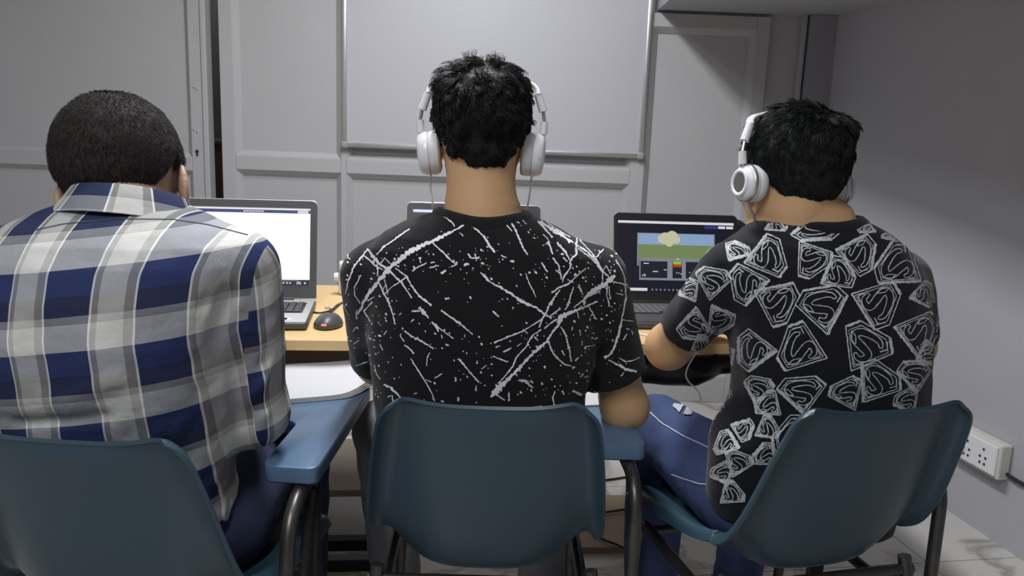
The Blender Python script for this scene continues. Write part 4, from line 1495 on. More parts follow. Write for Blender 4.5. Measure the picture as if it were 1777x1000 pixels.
L_SP = dict(
    root=(-0.58, 1.28, 0), label='person in a blue, grey and cream plaid shirt with bowed head, seated at the left',
    head=tuple(U(216, 318, 1.27)), head_rot=(7, 22, -11), hs=1.08, neck_base=tuple(U(215, 392, 1.205)), neck_r=(0.060, 0.068), rows=rowsL, skin=SKIN_D, pelvis=pelL,
    arms=[dict(s=sL, e=eL, w=(-0.78, 1.60, 0.79), r=(0.048, 0.042, 0.028), hd=(0.3, 1, -0.3), side=-1, sl=dict(len=1.85, r=(0.066, 0.060, 0.040)), voff=0.02),
          dict(s=sR, e=eR, w=U(430, 650, 1.50), r=(0.048, 0.042, 0.028), hd=(-0.4, 1, -0.15), side=1, sl=dict(len=1.85, r=(0.066, 0.061, 0.042)), voff=-0.012)],
    legs=[dict(h=(-0.67, 1.30, 0.545), k=(-0.72, 1.72, 0.56), a=(-0.72, 1.70, 0.09)), dict(h=(-0.495, 1.30, 0.548), k=(-0.46, 1.71, 0.56), a=(-0.46, 1.68, 0.09))],
    cut=0.505, shirt_mat=plaid, shirt_label='plaid shirt in navy, grey and cream checks', trousers=DENIM_N, trouser_label='dark blue jeans', wr=0.0035, neck_gap=0.010, arm_k=0.022, plaid=plaid_uv,
    folds=[([U(395, 520, 1.13), U(385, 600, 1.12), U(398, 690, 1.14), U(400, 760, 1.16)], -0.016, 0.016), ([U(360, 530, 1.10), U(385, 560, 1.10)], -0.010, 0.012), ([U(330, 690, 1.08), U(390, 650, 1.10)], 0.007, 0.012),
           ([U(340, 640, 1.08), U(385, 610, 1.10)], 0.007, 0.010), ([U(0, 700, 1.08), U(120, 690, 1.07), U(200, 660, 1.06)], 0.006, 0.014), ([U(40, 730, 1.08), U(180, 725, 1.07)], -0.006, 0.012),
           ([U(430, 600, 1.2), U(470, 560, 1.2)], 0.007, 0.012), ([U(430, 690, 1.22), U(480, 650, 1.2)], 0.008, 0.012), ([U(425, 640, 1.22), U(480, 610, 1.2)], -0.007, 0.010), ([U(440, 740, 1.25), U(490, 700, 1.2)], 0.008, 0.012)],
    hair_mat=HAIR_L, hair_label='short cropped dark hair',
    hair=dict(th=lambda q: 0.007 + 0.003 * np.clip(q[:, 2] / 0.10, 0, 1), namp=0.0015, nscale=60.0, line=[-0.066, -0.060, -0.022, 0.006, 0.020, 0.050, 0.070, 0.080], taper=0.7, tx=0.040,
              len=lambda q: 0.0075 + 0 * q[:, 2], lift=0.9, curl=0.1, rad=0.0006, n=16000, seed=5))
PL = build_person(L_SP)

# ---------------- right: shield-print T-shirt, headphones, turned to the left
rowsR = [(372, 1352, 1478, 1.430, 0.052), (384, 1322, 1508, 1.428, 0.070), (400, 1296, 1540, 1.428, 0.088), (420, 1274, 1566, 1.430, 0.102), (448, 1262, 1586, 1.434, 0.114), (490, 1260, 1598, 1.440, 0.124),
         (545, 1264, 1606, 1.446, 0.128), (605, 1268, 1606, 1.452, 0.128), (665, 1274, 1604, 1.456, 0.126), (730, 1268, 1600, 1.462, 0.126), (810, 1262, 1570, 1.480, 0.120), (900, 1262, 1540, 1.49, 0.110)]
sL, eL = U(1266, 482, 1.440), U(1160, 602, 1.590)
sR, eR = U(1560, 492, 1.465), U(1580, 600, 1.56)
pelR = Vector((0.560, 1.470, 0.545))
R_SP = dict(
    root=(0.56, 1.47, 0), label='person in a black T-shirt with shield emblems and white headphones, seated at the right',
    head=tuple(U(1372, 312, 1.450)), head_rot=(17, 8, 2), hs=1.0, neck_base=tuple(U(1412, 402, 1.435)), neck_r=(0.056, 0.072), rows=rowsR, skin=SKIN, pelvis=pelR,
    arms=[dict(s=sL, e=eL, w=U(1215, 560, 1.83), r=(0.047, 0.042, 0.028), hd=(0.1, 1, -0.2), side=-1, sl=dict(len=0.72, r=(0.060, 0.053))),
          dict(s=sR, e=eR, w=(0.52, 1.83, 0.83), r=(0.047, 0.042, 0.028), hd=(-0.2, 1, -0.2), side=1, sl=dict(len=0.80, r=(0.060, 0.056)))],
    legs=[dict(h=(0.475, 1.48, 0.550), k=U(1140, 742, 1.80), a=(0.36, 1.76, 0.09), toe=(-0.2, 1, 0), r=(0.098, 0.074, 0.060)),
          dict(h=(0.645, 1.49, 0.545), k=(0.62, 1.90, 0.56), a=(0.60, 1.88, 0.09))],
    cut=0.50, shirt_mat=NAVY_T, shirt_label='black T-shirt printed all over with grey shield emblems', trousers=DENIM, trouser_label='blue jeans with pale seams', wr=0.0024,
    shirt_extra=[(U(1300, 770, 1.43), U(1288, 850, 1.44), 0.075, 0.070)],
    folds=[([U(1262, 545, 1.38), U(1285, 560, 1.36)], -0.008, 0.012), ([U(1270, 700, 1.38), U(1310, 720, 1.35)], 0.007, 0.012), ([U(1265, 735, 1.38), U(1320, 740, 1.35)], -0.006, 0.011),
           ([U(1250, 790, 1.38), U(1300, 775, 1.36)], 0.006, 0.010), ([U(1250, 830, 1.38), U(1290, 815, 1.36)], -0.006, 0.010), ([U(1250, 470, 1.39), U(1270, 560, 1.38)], -0.006, 0.012)],
    hair_mat=HAIR_R, hair_label='short black hair with a ruffled crown',
    hair=dict(th=lambda q: 0.006 + 0.009 * np.clip((q[:, 2] - 0.02) / 0.08, 0, 1), namp=0.003, nscale=40.0, line=[-0.068, -0.062, -0.024, 0.0, 0.020, 0.050, 0.072, 0.085], taper=0.6, tx=0.045,
              len=lambda q: np.interp(q[:, 2], [-0.08, 0.0, 0.05, 0.12], [0.006, 0.009, 0.018, 0.026]), lift=0.35, curl=0.25, rad=0.0009, clump=0.6, n=14000, seed=9, whorl=(0.03, -0.06, 0.11),
              tufts=[((0.050, -0.055, 0.082), (0.030, 0.030, 0.026))]))
PR = build_person(R_SP)


# neckbands and collar
def neckband(pr, r, w_, m_, label, drop=0.0, tilt=0.0):
    ax = (pr.nb - pr.nt).normalized()
    # ring where the neck leaves the shirt
    pts = []
    for k in range(48):
        a = 2 * PI * k / 48
        base = Vector((math.cos(a) * r[0], math.sin(a) * r[1], 0))
        c = pr.nb + Vector((0, 0, 0))
        x, y = c.x + base.x, c.y + base.y
        hit = pr.bvh.ray_cast(Vector((x, y, c.z + 0.25)), Vector((0, 0, -1)))
        pts.append(hit[0] if hit[0] is not None else Vector((x, y, c.z)))
    # smooth heights
    for _ in range(4):
        pts = [Vector((pts[i].x, pts[i].y, (pts[i - 1].z + pts[i].z + pts[(i + 1) % 48].z) / 3)) for i in range(48)]
    MBm = MB()
    prof = [(-w_, -0.004), (-w_, 0.003), (-w_ * 0.5, 0.006), (w_ * 0.5, 0.0045), (w_, -0.003)]
    n = len(prof)
    cc = sum(pts, Vector()) / 48
    for p in pts:
        o = (p - cc); o.z = 0; o.normalize()
        for q in prof:
            MBm.v.append(p + o * q[0] + Vector((0, 0, q[1] - q[0] * 0.55 + drop)))
    for i in range(48):
        for k in range(n - 1):
            i2 = (i + 1) % 48
            MBm.f.append((i * n + k, i * n + k + 1, i2 * n + k + 1, i2 * n + k))
    return MBm.build('neckband', m_, pr.root, world=True, smooth=True, label=label)


neckband(PC, (0.085, 0.081), 0.010, BLACK_T, 'black ribbed neckband')
neckband(PR, (0.084, 0.081), 0.010, NAVY_T, 'black ribbed neckband')

# folded shirt collar of the plaid shirt: a band rising round the neck and falling outwards
ax = (Vector((0.02, 0.30, 1.0))).normalized()
CB = U(222, 384, 1.205)
M = MB()
K = 56
prof = [(-0.010, 0.074, 0), (0.012, 0.0715, 0), (0.030, 0.0705, 0), (0.036, 0.0725, 0), (0.034, 0.077, 0), (0.014, 0.087, 0), (-0.008, 0.099, 0), (-0.011, 0.100, 0), (-0.010, 0.096, 0)]
b1 = Vector((1, 0, 0)); b1 = (b1 - ax * b1.dot(ax)).normalized(); b2 = ax.cross(b1)
AU, AV = [], []
for k in range(K):
    a = 2 * PI * k / K
    o = b1 * math.cos(a) + b2 * math.sin(a)
    for h, r, _ in prof:
        ell = 1.0 + 0.05 * abs(math.cos(a))
        M.v.append(CB + ax * (h + 0.006) + o * r * ell)
        AU.append(a * 0.085); AV.append(h)
n = len(prof)
for k in range(K):
    k2 = (k + 1) % K
    for j in range(n - 1):
        M.f.append((k * n + j, k * n + j + 1, k2 * n + j + 1, k2 * n + j))
col_o = M.build('collar', plaid, PL.root, world=True, smooth=True, label='folded plaid collar')
for an, av in (('pu', AU), ('pv', [0.105 + v * 0.5 for v in AV])):
    at = col_o.data.attributes.new(an, 'FLOAT', 'POINT')
    at.data.foreach_set('value', av)


# ------------------------------------------------------------------ headphones
def cup_M(c, out, up):
    z = out.normalized(); y = (up - z * up.dot(z)).normalized(); x = y.cross(z)
    return Matrix.Translation(c) @ Matrix((x, y, z)).transposed().to_4x4()


def headphones(pr, cups, cr, label, band_h, band_y, grey, cable, skew=0.12):
    hp = empty('headphones', tuple(pr.hc - Vector((0, 0, 0.02))), 0, cat='headphones', label=label, group='white wired headphones')
    up = pr.HR @ Vector((0, 0, 1))
    fw = pr.HR @ Vector((0, 1, 0))
    ends = []
    mid = (cups[0] + cups[1]) / 2
    for i, c in enumerate(cups):
        out = (c - mid).normalized()
        out = (out - up * skew + fw * (-0.05)).normalized()
        M = cup_M(c, out, up)
        pad = MB().lathe([(0.010, -0.020), (cr * 0.80, -0.021), (cr * 0.95, -0.017), (cr * 1.0, -0.010), (cr * 0.97, -0.003), (cr * 0.88, 0.000), (0.01, 0.0)], M, n=36).build('ear_cushion', CUSHION, hp, world=True, smooth='auto')
        cup = MB().lathe([(cr * 0.86, -0.001), (cr * 0.98, 0.000), (cr * 0.99, 0.006), (cr * 0.90, 0.014), (cr * 0.78, 0.018), (0.02, 0.0195), (0.004, 0.0195)], M, n=36).build('ear_cup', WHITEPL, hp, world=True, smooth='auto')
        if grey:
            MB().lathe([(cr * 0.99, 0.004), (cr * 1.01, 0.005), (cr * 1.0, 0.010), (cr * 0.97, 0.011)], M, n=36, closed=False).build('trim_ring', ALU, cup, world=True, smooth=True)
            MB().lathe([(cr * 0.70, 0.016), (cr * 0.74, 0.021), (cr * 0.66, 0.023), (cr * 0.52, 0.022), (cr * 0.50, 0.018)], M, n=36, closed=False).build('outer_ring', WHITEPL, cup, world=True, smooth=True)
            MB().lathe([(cr * 0.51, 0.0185), (cr * 0.48, 0.0215), (0.004, 0.022)], M, n=30).build('badge_disc', mat('grey_metal_disc', (0.22, 0.22, 0.22), 0.35, 0.6), cup, world=True, smooth='auto')
        else:
            MB().lathe([(0.0028, 0.0), (0.0028, 0.002)], M @ Matrix.Translation((0.0, -cr * 0.2, 0.0)) @ Matrix.Translation((-cr * 0.85, 0, 0.010)) @ Matrix.Rotation(-PI / 2, 4, 'Y'), n=10).build('side_marker', mat('grey_mark', (0.3, 0.3, 0.3), 0.5), cup, world=True)
        # yoke, slider and end block up the side
        p0 = c + out * 0.015 + up * (cr * 0.86)
        tdir = (up - out * 0.0).normalized()
        inn = (mid - c).normalized()
        p1 = p0 + up * 0.026 + out * 0.002
        p2 = p1 + up * 0.018 + inn * 0.003
        p3 = p2 + up * 0.030 + inn * 0.010
        MB().tube([c + out * 0.008 + up * cr * 0.7, p0, p0.lerp(p1, 0.4)], 0.0048, n=8).build('yoke', ALU if grey else WHITEPL, hp, world=True, smooth='auto')
        MB().tube([p0.lerp(p1, 0.15), p1], [0.0072, 0.0068], n=10).build('hinge_block', WHITEPL, hp, world=True, smooth='auto')
        MB().tube([p1, p2], 0.0030, n=8).build('slider', ALU, hp, world=True, smooth='auto')
        MB().tube([p2, p3], [0.0078, 0.0070], n=10).build('band_end', WHITEPL, hp, world=True, smooth='auto')
        ends.append(p3)
    # headband: arc over the head between the two ends
    a, b = ends
    m0 = (a + b) / 2
    half = (b - a) / 2
    top = band_h
    mbd = MB()
    pts = []
    for k in range(25):
        t = PI * (1 - k / 24)
        sx = math.cos(t); sz = math.sin(t)
        pts.append(m0 + half * (abs(sx) ** 0.92 * (1 if sx > 0 else -1)) + up * (top * sz ** 0.85) + fw * (band_y * sz))
    for i, p in enumerate(pts):
        t = (pts[min(i + 1, 24)] - pts[max(i - 1, 0)]).normalized()
        nrm = fw.cross(t).normalized()
        for x, y in ((-0.008, -0.003), (0.008, -0.003), (0.010, 0.0), (0.008, 0.003), (-0.008, 0.003), (-0.010, 0.0)):
            mbd.v.append(p + fw * x + nrm * y)
    for i in range(24):
        for k in range(6):
            k2 = (k + 1) % 6
            mbd.f.append((i * 6 + k, i * 6 + k2, (i + 1) * 6 + k2, (i + 1) * 6 + k))
    mbd.f += [tuple(range(6)), tuple(24 * 6 + k for k in range(6))]
    mbd.build('headband', WHITEPL, hp, world=True, smooth='auto')
    for cb in cable:
        MB().tube(cb[0], cb[1], n=7, smooth=6).build('cable', WHITEPL, hp, world=True, smooth=True)
    return hp


cl, cr_ = U(744, 266, 1.455), U(926, 269, 1.455)
headphones(PC, [cl, cr_], 0.039, 'white headphones on the wavy black hair of the person in the middle', 0.036, 0.030, False,
           [([cl + Vector((0.004, 0.01, -0.036)), U(747, 330, 1.47), U(752, 362, 1.48), U(756, 400, 1.55), U(765, 470, 1.62), U(770, 520, 1.75)], 0.0019),
            ([cr_ + Vector((-0.002, 0.01, -0.036)), U(921, 325, 1.47), U(914, 365, 1.49), U(905, 410, 1.57), U(880, 480, 1.64), U(800, 520, 1.75)], 0.0019)], skew=0.10)
lc = PR.hc + PR.HR @ Vector((-0.090, -0.010, -0.012))
rc = PR.hc + PR.HR @ Vector((0.090, -0.010, -0.012))
headphones(PR, [lc, rc], 0.033, 'white and grey headphones on the short black hair of the person at the right', 0.026, 0.015, True,
           [([lc + PR.HR @ Vector((-0.006, 0, -0.032)), U(1307, 372, 1.44), U(1309, 390, 1.45)], [0.0032, 0.0030, 0.0026]),
            ([U(1309, 388, 1.45), U(1313, 402, 1.47), U(1300, 440, 1.56), U(1262, 520, 1.62), U(1215, 600, 1.66), U(1190, 650, 1.66), U(1212, 680, 1.66), U(1216, 694, 1.665)], 0.0018)], skew=0.0)
# ------------------------------------------------------------------ prints on the T-shirts (ink laid on the cloth)
PROJ = [CAM_O, CAM_R]          # where the print is laid on from: the back first, the other sides after


def look_from(o, t):
    PROJ[0] = Vector(o)
    PROJ[1] = (Vector(t) - Vector(o)).to_track_quat('-Z', 'Y').to_matrix()


def unseen(bvh, px, py):
    d = (PROJ[1] @ Vector(((px - 888.5) / F_PX, -(py - 500) / F_PX, -1.0))).normalized()
    h = bvh.ray_cast(PROJ[0], d)
    if h[0] is None: return False
    n = h[1] if h[1].dot(d) < 0 else -h[1]
    return n.dot((CAM_O - h[0]).normalized()) < 0.05


def on_cloth(bvh, px, py, off=0.0007):
    d = (PROJ[1] @ Vector(((px - 888.5) / F_PX, -(py - 500) / F_PX, -1.0))).normalized()
    h = bvh.ray_cast(PROJ[0], d)
    if h[0] is None: return None
    n = h[1]
    if n.dot(d) > 0: n = -n
    return h[0] + n * off


def ribbon(m, bvh, pts, step=4.0, rag=0.0, wob=0.0, off=0.0007):
    """pts: (px, py, width px)"""
    P = [Vector(p) for p in pts]
    L = [0.0]
    for a, b in zip(P[:-1], P[1:]): L.append(L[-1] + (b.xy - a.xy).length)
    n = max(2, int(L[-1] / step))
    prev = None
    for k in range(n + 1):
        s = L[-1] * k / n
        x, y, w_ = (float(np.interp(s, L, [p[c] for p in P])) for c in range(3))
        x2 = float(np.interp(min(s + 1, L[-1]), L, [p.x for p in P])); y2 = float(np.interp(min(s + 1, L[-1]), L, [p.y for p in P]))
        x1 = float(np.interp(max(s - 1, 0), L, [p.x for p in P])); y1 = float(np.interp(max(s - 1, 0), L, [p.y for p in P]))
        t = Vector((x2 - x1, y2 - y1))
        if t.length < 1e-6: continue
        t.normalize()
        nn = Vector((-t.y, t.x))
        x += nn.x * random.uniform(-wob, wob); y += nn.y * random.uniform(-wob, wob)
        wl = w_ / 2 * (1 + random.uniform(-rag, rag)); wr = w_ / 2 * (1 + random.uniform(-rag, rag))
        nc = max(1, int(math.ceil(w_ / 3.2)))
        row = [on_cloth(bvh, x + nn.x * (wl + (-wr - wl) * c / nc), y + nn.y * (wl + (-wr - wl) * c / nc), off) for c in range(nc + 1)]
        if any(p is None for p in row) or (row[0] - row[-1]).length > 0.03 + w_ * 0.003:
            prev = None; continue
        if prev is not None and (prev[0] - row[0]).length < 0.05:
            i = len(m.v)
            kk = max(len(prev), len(row))
            m.v += prev + row
            np_, nr_ = len(prev), len(row)
            for c in range(kk - 1):
                p0, p1 = min(c, np_ - 1), min(c + 1, np_ - 1)
                r0, r1 = min(c, nr_ - 1), min(c + 1, nr_ - 1)
                f = [i + p0]
                if p1 != p0: f.append(i + p1)
                f.append(i + np_ + r1)
                if r1 != r0: f.append(i + np_ + r0)
                m.f.append(tuple(f))
        prev = row


def blob(m, bvh, x, y, rx, ry, ang, off=0.0007):
    n = 7
    c, s = math.cos(ang), math.sin(ang)
    pts = []
    for k in range(n):
        a = 2 * PI * k / n
        q = random.uniform(0.7, 1.15)
        u, v = rx * q * math.cos(a), ry * q * math.sin(a)
        p = on_cloth(bvh, x + u * c - v * s, y + u * s + v * c, off)
        if p is None: return
        pts.append(p)
    ctr = sum(pts, Vector()) / n
    if max((p - ctr).length for p in pts) > 0.03: return
    i = len(m.v)
    m.v += pts
    m.f.append(tuple(range(i, i + n)))


INK = mat('white_ink', (0.86, 0.86, 0.87), 0.8, var=0.06, scale=80)
Z1, Z2, Z3, Z4 = (580, 350), (840, 350), (580, 520), (840, 520)
SPL = {
Z1: """270,990,20 350,870,24 430,770,26 520,660,42 600,590,34 720,490,34 830,430,32 950,385,26 1050,330,26 1150,285,16 1290,205,12|1260,180,10 1340,250,10 1380,280,12 1460,360,15 1500,430,16 1550,490,16|1180,160,12 1265,120,10|1000,110,8 1080,160,8 1130,195,12 1160,240,9|410,510,10 490,430,13 570,375,10 640,325,10 730,265,8|110,890,7 140,760,11 190,630,12 270,530,13 330,455,10|330,460,16 390,545,26 450,610,17 520,660,20 640,765,15 750,930,8|290,520,12 390,610,12 470,660,8|412,540,10 420,640,12 420,720,8|590,640,8 700,720,12 730,790,12 820,910,16 940,1000,12|480,900,9 560,820,8 640,770,12 710,720,7|440,790,11 480,890,12 540,990,11|260,710,9 195,830,8 200,900,7 250,980,8|950,400,8 1040,480,12 1110,550,13 1180,610,7|750,670,10 830,620,10 890,590,10|920,640,11 1010,615,7|1030,690,20 1080,665,15|1250,610,20 1300,600,14|1290,500,11 1320,545,13 1400,545,16|1360,500,8 1370,570,10|1420,690,11 1490,770,11|1070,940,20 1110,930,16|820,540,11 835,590,8|480,730,8 510,840,9|455,590,8 490,540,8 540,600,7|320,960,7 390,920,7|300,930,8 350,830,7|1210,300,8 1245,335,6|200,600,8 170,690,8 155,740,6|470,850,7 500,800,7 520,900,7|930,590,10 970,585,8|1130,630,9 1185,600,8""",
Z2: """0,330,11 50,420,18 100,480,15|230,165,15 280,230,15 330,340,16 370,440,13 420,515,11|230,165,11 340,210,7|220,230,9 270,290,8|105,130,8 130,180,7|265,110,9 355,155,8 405,220,8|330,100,8 410,130,7|460,130,16 510,170,44 570,220,20 660,270,38 740,320,24 860,400,12|520,190,12 580,260,16 660,350,13|900,340,13 885,420,16 890,500,16 830,570,13 830,640,16 770,720,12 755,780,8|890,420,12 1000,490,13 1080,570,25 1120,640,17 1200,730,10|900,450,8 1020,540,8 1090,610,12 1140,690,10 1140,770,7|920,370,7 1040,500,8 1080,560,12|1080,535,12 1150,460,9|1150,660,8 1175,620,7 1220,700,7|1260,710,26 1210,760,40 1130,815,40 1020,880,34 960,950,20 960,1000,12|1240,770,11 1370,800,11 1390,830,7|1270,565,10 1340,690,10 1365,830,12 1365,950,12 1350,1000,10|620,380,12 640,450,13 660,510,8|660,540,13 720,620,10 745,750,8|700,395,16 775,475,16 830,570,12|555,590,10 610,680,12|650,880,12 720,830,13 820,790,13 870,740,8 980,640,8|730,850,10 670,930,13 640,1000,12|0,700,10 50,770,8 100,800,15 200,850,20 260,890,20 350,950,15 450,1000,15|400,690,7 440,800,8 500,920,7|860,820,8 820,960,12 790,1000,8|910,800,16 950,900,10|1190,800,7 1180,900,10 1210,1000,8|1200,820,7 1215,940,8|1270,880,8 1340,900,7|250,570,16 290,580,11|540,150,7 630,220,7 830,350,8|570,320,9 620,370,8|690,660,12 740,700,8|760,540,14 800,580,10|800,750,8 860,780,8|1000,920,9 1120,860,7|1100,470,8 1120,500,7|420,290,10 435,310,8|165,520,9 215,545,8|470,345,8 495,360,7""",
Z3: """290,0,24 270,70,20 230,140,11|370,20,12 290,110,13 350,210,9|510,0,11 550,80,12 590,240,9|860,0,13 940,60,13|1030,105,12 1140,180,12 1190,215,20 1260,270,10 1335,335,8|820,75,24 870,130,26 910,180,9|750,110,12 830,110,12|770,190,13 745,215,6|940,215,8 990,260,26 1010,310,11|1000,270,10 1070,315,7 1150,375,8|1030,340,7 1045,375,7|1075,430,18 1105,445,12|680,300,10 740,350,12 860,410,12 960,475,12|780,390,8 810,360,7|920,510,10 895,570,10 895,640,7|635,345,8 675,405,8|680,435,11 740,485,13 755,510,10|740,570,7 790,650,10 840,730,12 880,790,8 940,900,8 970,980,8|1195,570,15 1250,630,13 1300,690,12 1395,800,10|390,630,7 410,720,7 450,770,7|480,820,13 550,850,20 620,920,13 675,985,12|520,940,9 560,920,7 570,990,9|970,760,9 1040,715,8|1170,750,13 1170,790,13|770,905,11 800,905,8|1370,830,8 1365,880,12|210,640,7 320,600,7|180,310,7 215,260,7|190,430,7 240,390,7|1420,670,6 1470,630,5|375,390,10 400,392,8|440,430,8 475,490,6|480,340,8 510,300,7|220,100,8 215,190,8|880,770,8 940,795,7|1200,940,12 1200,980,12|1030,975,10 1060,985,9|380,455,8 400,460,7|630,150,7 650,130,6|1150,190,9 1200,220,9""",
Z4: """65,940,8 130,860,62 200,800,34 290,710,21 400,590,21 500,490,23 610,400,20 660,310,13 720,240,16 720,190,44 790,140,34 900,100,20 970,70,15 1090,15,13|130,810,8 210,730,10 280,640,13 310,560,10 400,460,10 470,340,12 550,290,12|580,280,10 650,220,10 700,190,12|95,415,13 230,360,12 380,300,10 460,250,8 560,190,12 580,150,15 640,30,12 660,0,10|320,0,15 410,45,16 500,75,13 580,140,16 650,180,13|530,270,8 560,190,12|740,260,12 790,350,13 820,490,10 840,600,8|620,400,12 660,510,12 700,560,13 780,630,12 840,640,8|185,505,10 265,465,15|85,545,8 150,570,10 230,600,12|110,460,12 155,445,8|85,110,12 145,165,10|1360,0,12 1340,120,12 1310,270,20 1270,420,20 1220,530,13 1160,560,20|1300,560,7 1360,600,13 1420,590,8 1500,560,7|1200,580,8 1240,600,10 1370,670,20 1470,695,20|330,780,10 390,780,24 470,850,13|1010,70,10 1080,190,11|850,880,16 940,920,20|300,710,8 320,740,7|240,890,11 240,980,11|110,910,8 200,970,9|880,590,13 910,560,7|850,660,16 875,650,12|980,680,11 995,690,9|920,290,9 930,350,7|970,300,13 985,300,11|750,880,11 770,915,8|650,150,9 735,85,8|390,300,7 420,330,6|480,360,8 520,395,7|320,450,6 360,420,6|780,100,8 830,20,8|860,80,7 960,0,10|900,120,7 910,180,7|1340,390,10 1380,330,8|1430,340,7 1420,300,7|1320,740,8 1350,700,7|750,490,10 775,540,8|960,750,8 1000,735,8|845,295,10 850,260,6|1040,320,8 1060,330,7|1370,280,8 1400,290,6|940,440,6 945,400,5|1060,380,8 1090,370,7|970,455,7 1070,440,7|1330,195,6 1440,210,6"""}
m = MB()
for (ox, oy), txt in SPL.items():
    for st in txt.split('|'):
        pts = [tuple(float(v) for v in q.split(',')) for q in st.split()]
        pts = [(ox + x / 5.557, oy + y / 5.557, max(1.4, wd / 5.557 * 1.15)) for x, y, wd in pts]
        ribbon(m, PC.bvh, pts, step=2.6, rag=0.55, wob=0.55)
# white patch by the neck and fine spatter
ribbon(m, PC.bvh, [(818, 394, 3), (826, 390, 9), (834, 386, 9), (841, 383, 4)], step=2.5, rag=0.3)
zones = [(600, 440, 700, 620, 60), (640, 430, 850, 470, 45), (700, 400, 900, 520, 30), (860, 380, 1060, 480, 50), (940, 440, 1070, 560, 75), (900, 560, 1060, 690, 75), (640, 560, 860, 700, 55), (1050, 450, 1100, 650, 25), (760, 520, 940, 690, 30)]
for x0, y0, x1, y1, k in zones:
    for _ in range(k):
        s = random.choice([0.7, 0.8, 0.9, 1.0, 1.2, 1.5, 1.9])
        blob(m, PC.bvh, random.uniform(x0, x1), random.uniform(y0, y1), s * random.uniform(1, 1.8), s, random.uniform(0.3, 1.3))
for _ in range(26):                     # lower back, behind the chair
    x, y = random.uniform(660, 1010), random.uniform(700, 830)
    a = random.uniform(0, 2 * PI)
    ribbon(m, PC.bvh, [(x, y, 2), (x + 14 * math.cos(a), y + 14 * math.sin(a), 2.6), (x + 26 * math.cos(a + 0.3), y + 26 * math.sin(a + 0.3), 1.5)], step=3, rag=0.5, wob=0.5)
tC = Vector((-0.04, 1.46, 0.85))
for o in ((1.1, 1.5, 0.95), (-1.2, 1.5, 0.95), (-0.04, 2.7, 1.0)):
    look_from(o, tC)
    for _ in range(70):
        x, y = random.uniform(560, 1220), random.uniform(120, 900)
        if not unseen(PC.bvh, x, y): continue
        a = random.uniform(0, 2 * PI); L_ = random.uniform(15, 60)
        ribbon(m, PC.bvh, [(x, y, 2), (x + L_ * math.cos(a), y + L_ * math.sin(a), 3.5), (x + 1.8 * L_ * math.cos(a + 0.3), y + 1.8 * L_ * math.sin(a + 0.3), 1.5)], step=4, rag=0.5, wob=0.7)
PROJ[:] = [CAM_O, CAM_R]
m.build('splatter_print', INK, PC.shirt, world=True)

# shield emblems
GREY_INK = mat('scratchy_grey_ink', (0.56, 0.57, 0.58), 0.85, var=0.6, scale=130)
SHIELD = [(-0.62, -0.80), (0.62, -0.80), (1.0, -0.34), (0.0, 0.98), (-1.0, -0.34)]
SCURVE = [(0.52, -0.30), (0.40, -0.46), (0.05, -0.52), (-0.36, -0.47), (-0.55, -0.28), (-0.44, -0.10), (-0.05, 0.02), (0.24, 0.14), (0.22, 0.32), (0.0, 0.46), (-0.22, 0.34)]


def offs(poly, k):
    return [(x * k, y * k + 0.0) for x, y in poly]


def emblem(m, bvh, cx, cy, s, ang, sq=1.0, sqa=0.0):
    a = rad(ang - 90)
    ca, sa = math.cos(a), math.sin(a)

    def tr(p):
        x, y = p[0] * s, p[1] * s
        x, y = x * ca - y * sa, x * sa + y * ca
        return (cx + x, cy + y * sq)

    def line(pts, w_):
        ribbon(m, bvh, [(*tr(p), w_ * random.uniform(0.8, 1.2)) for p in pts], step=3.2, rag=0.35, wob=0.25)
    c = SHIELD + [SHIELD[0]]
    wide = random.randrange(5)
    for k in range(5):
        line([c[k], c[k + 1]], 4.8 if k in (wide, (wide + 2) % 5) else 2.1)
    c2 = offs(c, 0.84)
    for k in range(5):
        line([c2[k], c2[k + 1]], 1.3)
    S = [Vector((x, y, 0)) for x, y in SCURVE]
    S = catmull(S, 3)
    Lf, Rt = [], []
    for i, p in enumerate(S):
        t = (S[min(i + 1, len(S) - 1)] - S[max(i - 1, 0)]).normalized()
        n = Vector((-t.y, t.x, 0))
        wd = 0.06 + 0.09 * math.sin(PI * i / (len(S) - 1))
        Lf.append(tuple((p + n * wd).xy)); Rt.append(tuple((p - n * wd).xy))
    line(Lf + Rt[::-1] + Lf[:1], 1.6)
    line([(0.60, -0.62), (0.76, -0.36), (0.56, -0.16)], 2.2)
    line([(-0.20, 0.52), (0.0, 0.72), (0.18, 0.52)], 2.0)
    line([(-0.74, -0.32), (-0.56, -0.02), (-0.34, 0.06), (-0.50, -0.22), (-0.74, -0.32)], 1.4)


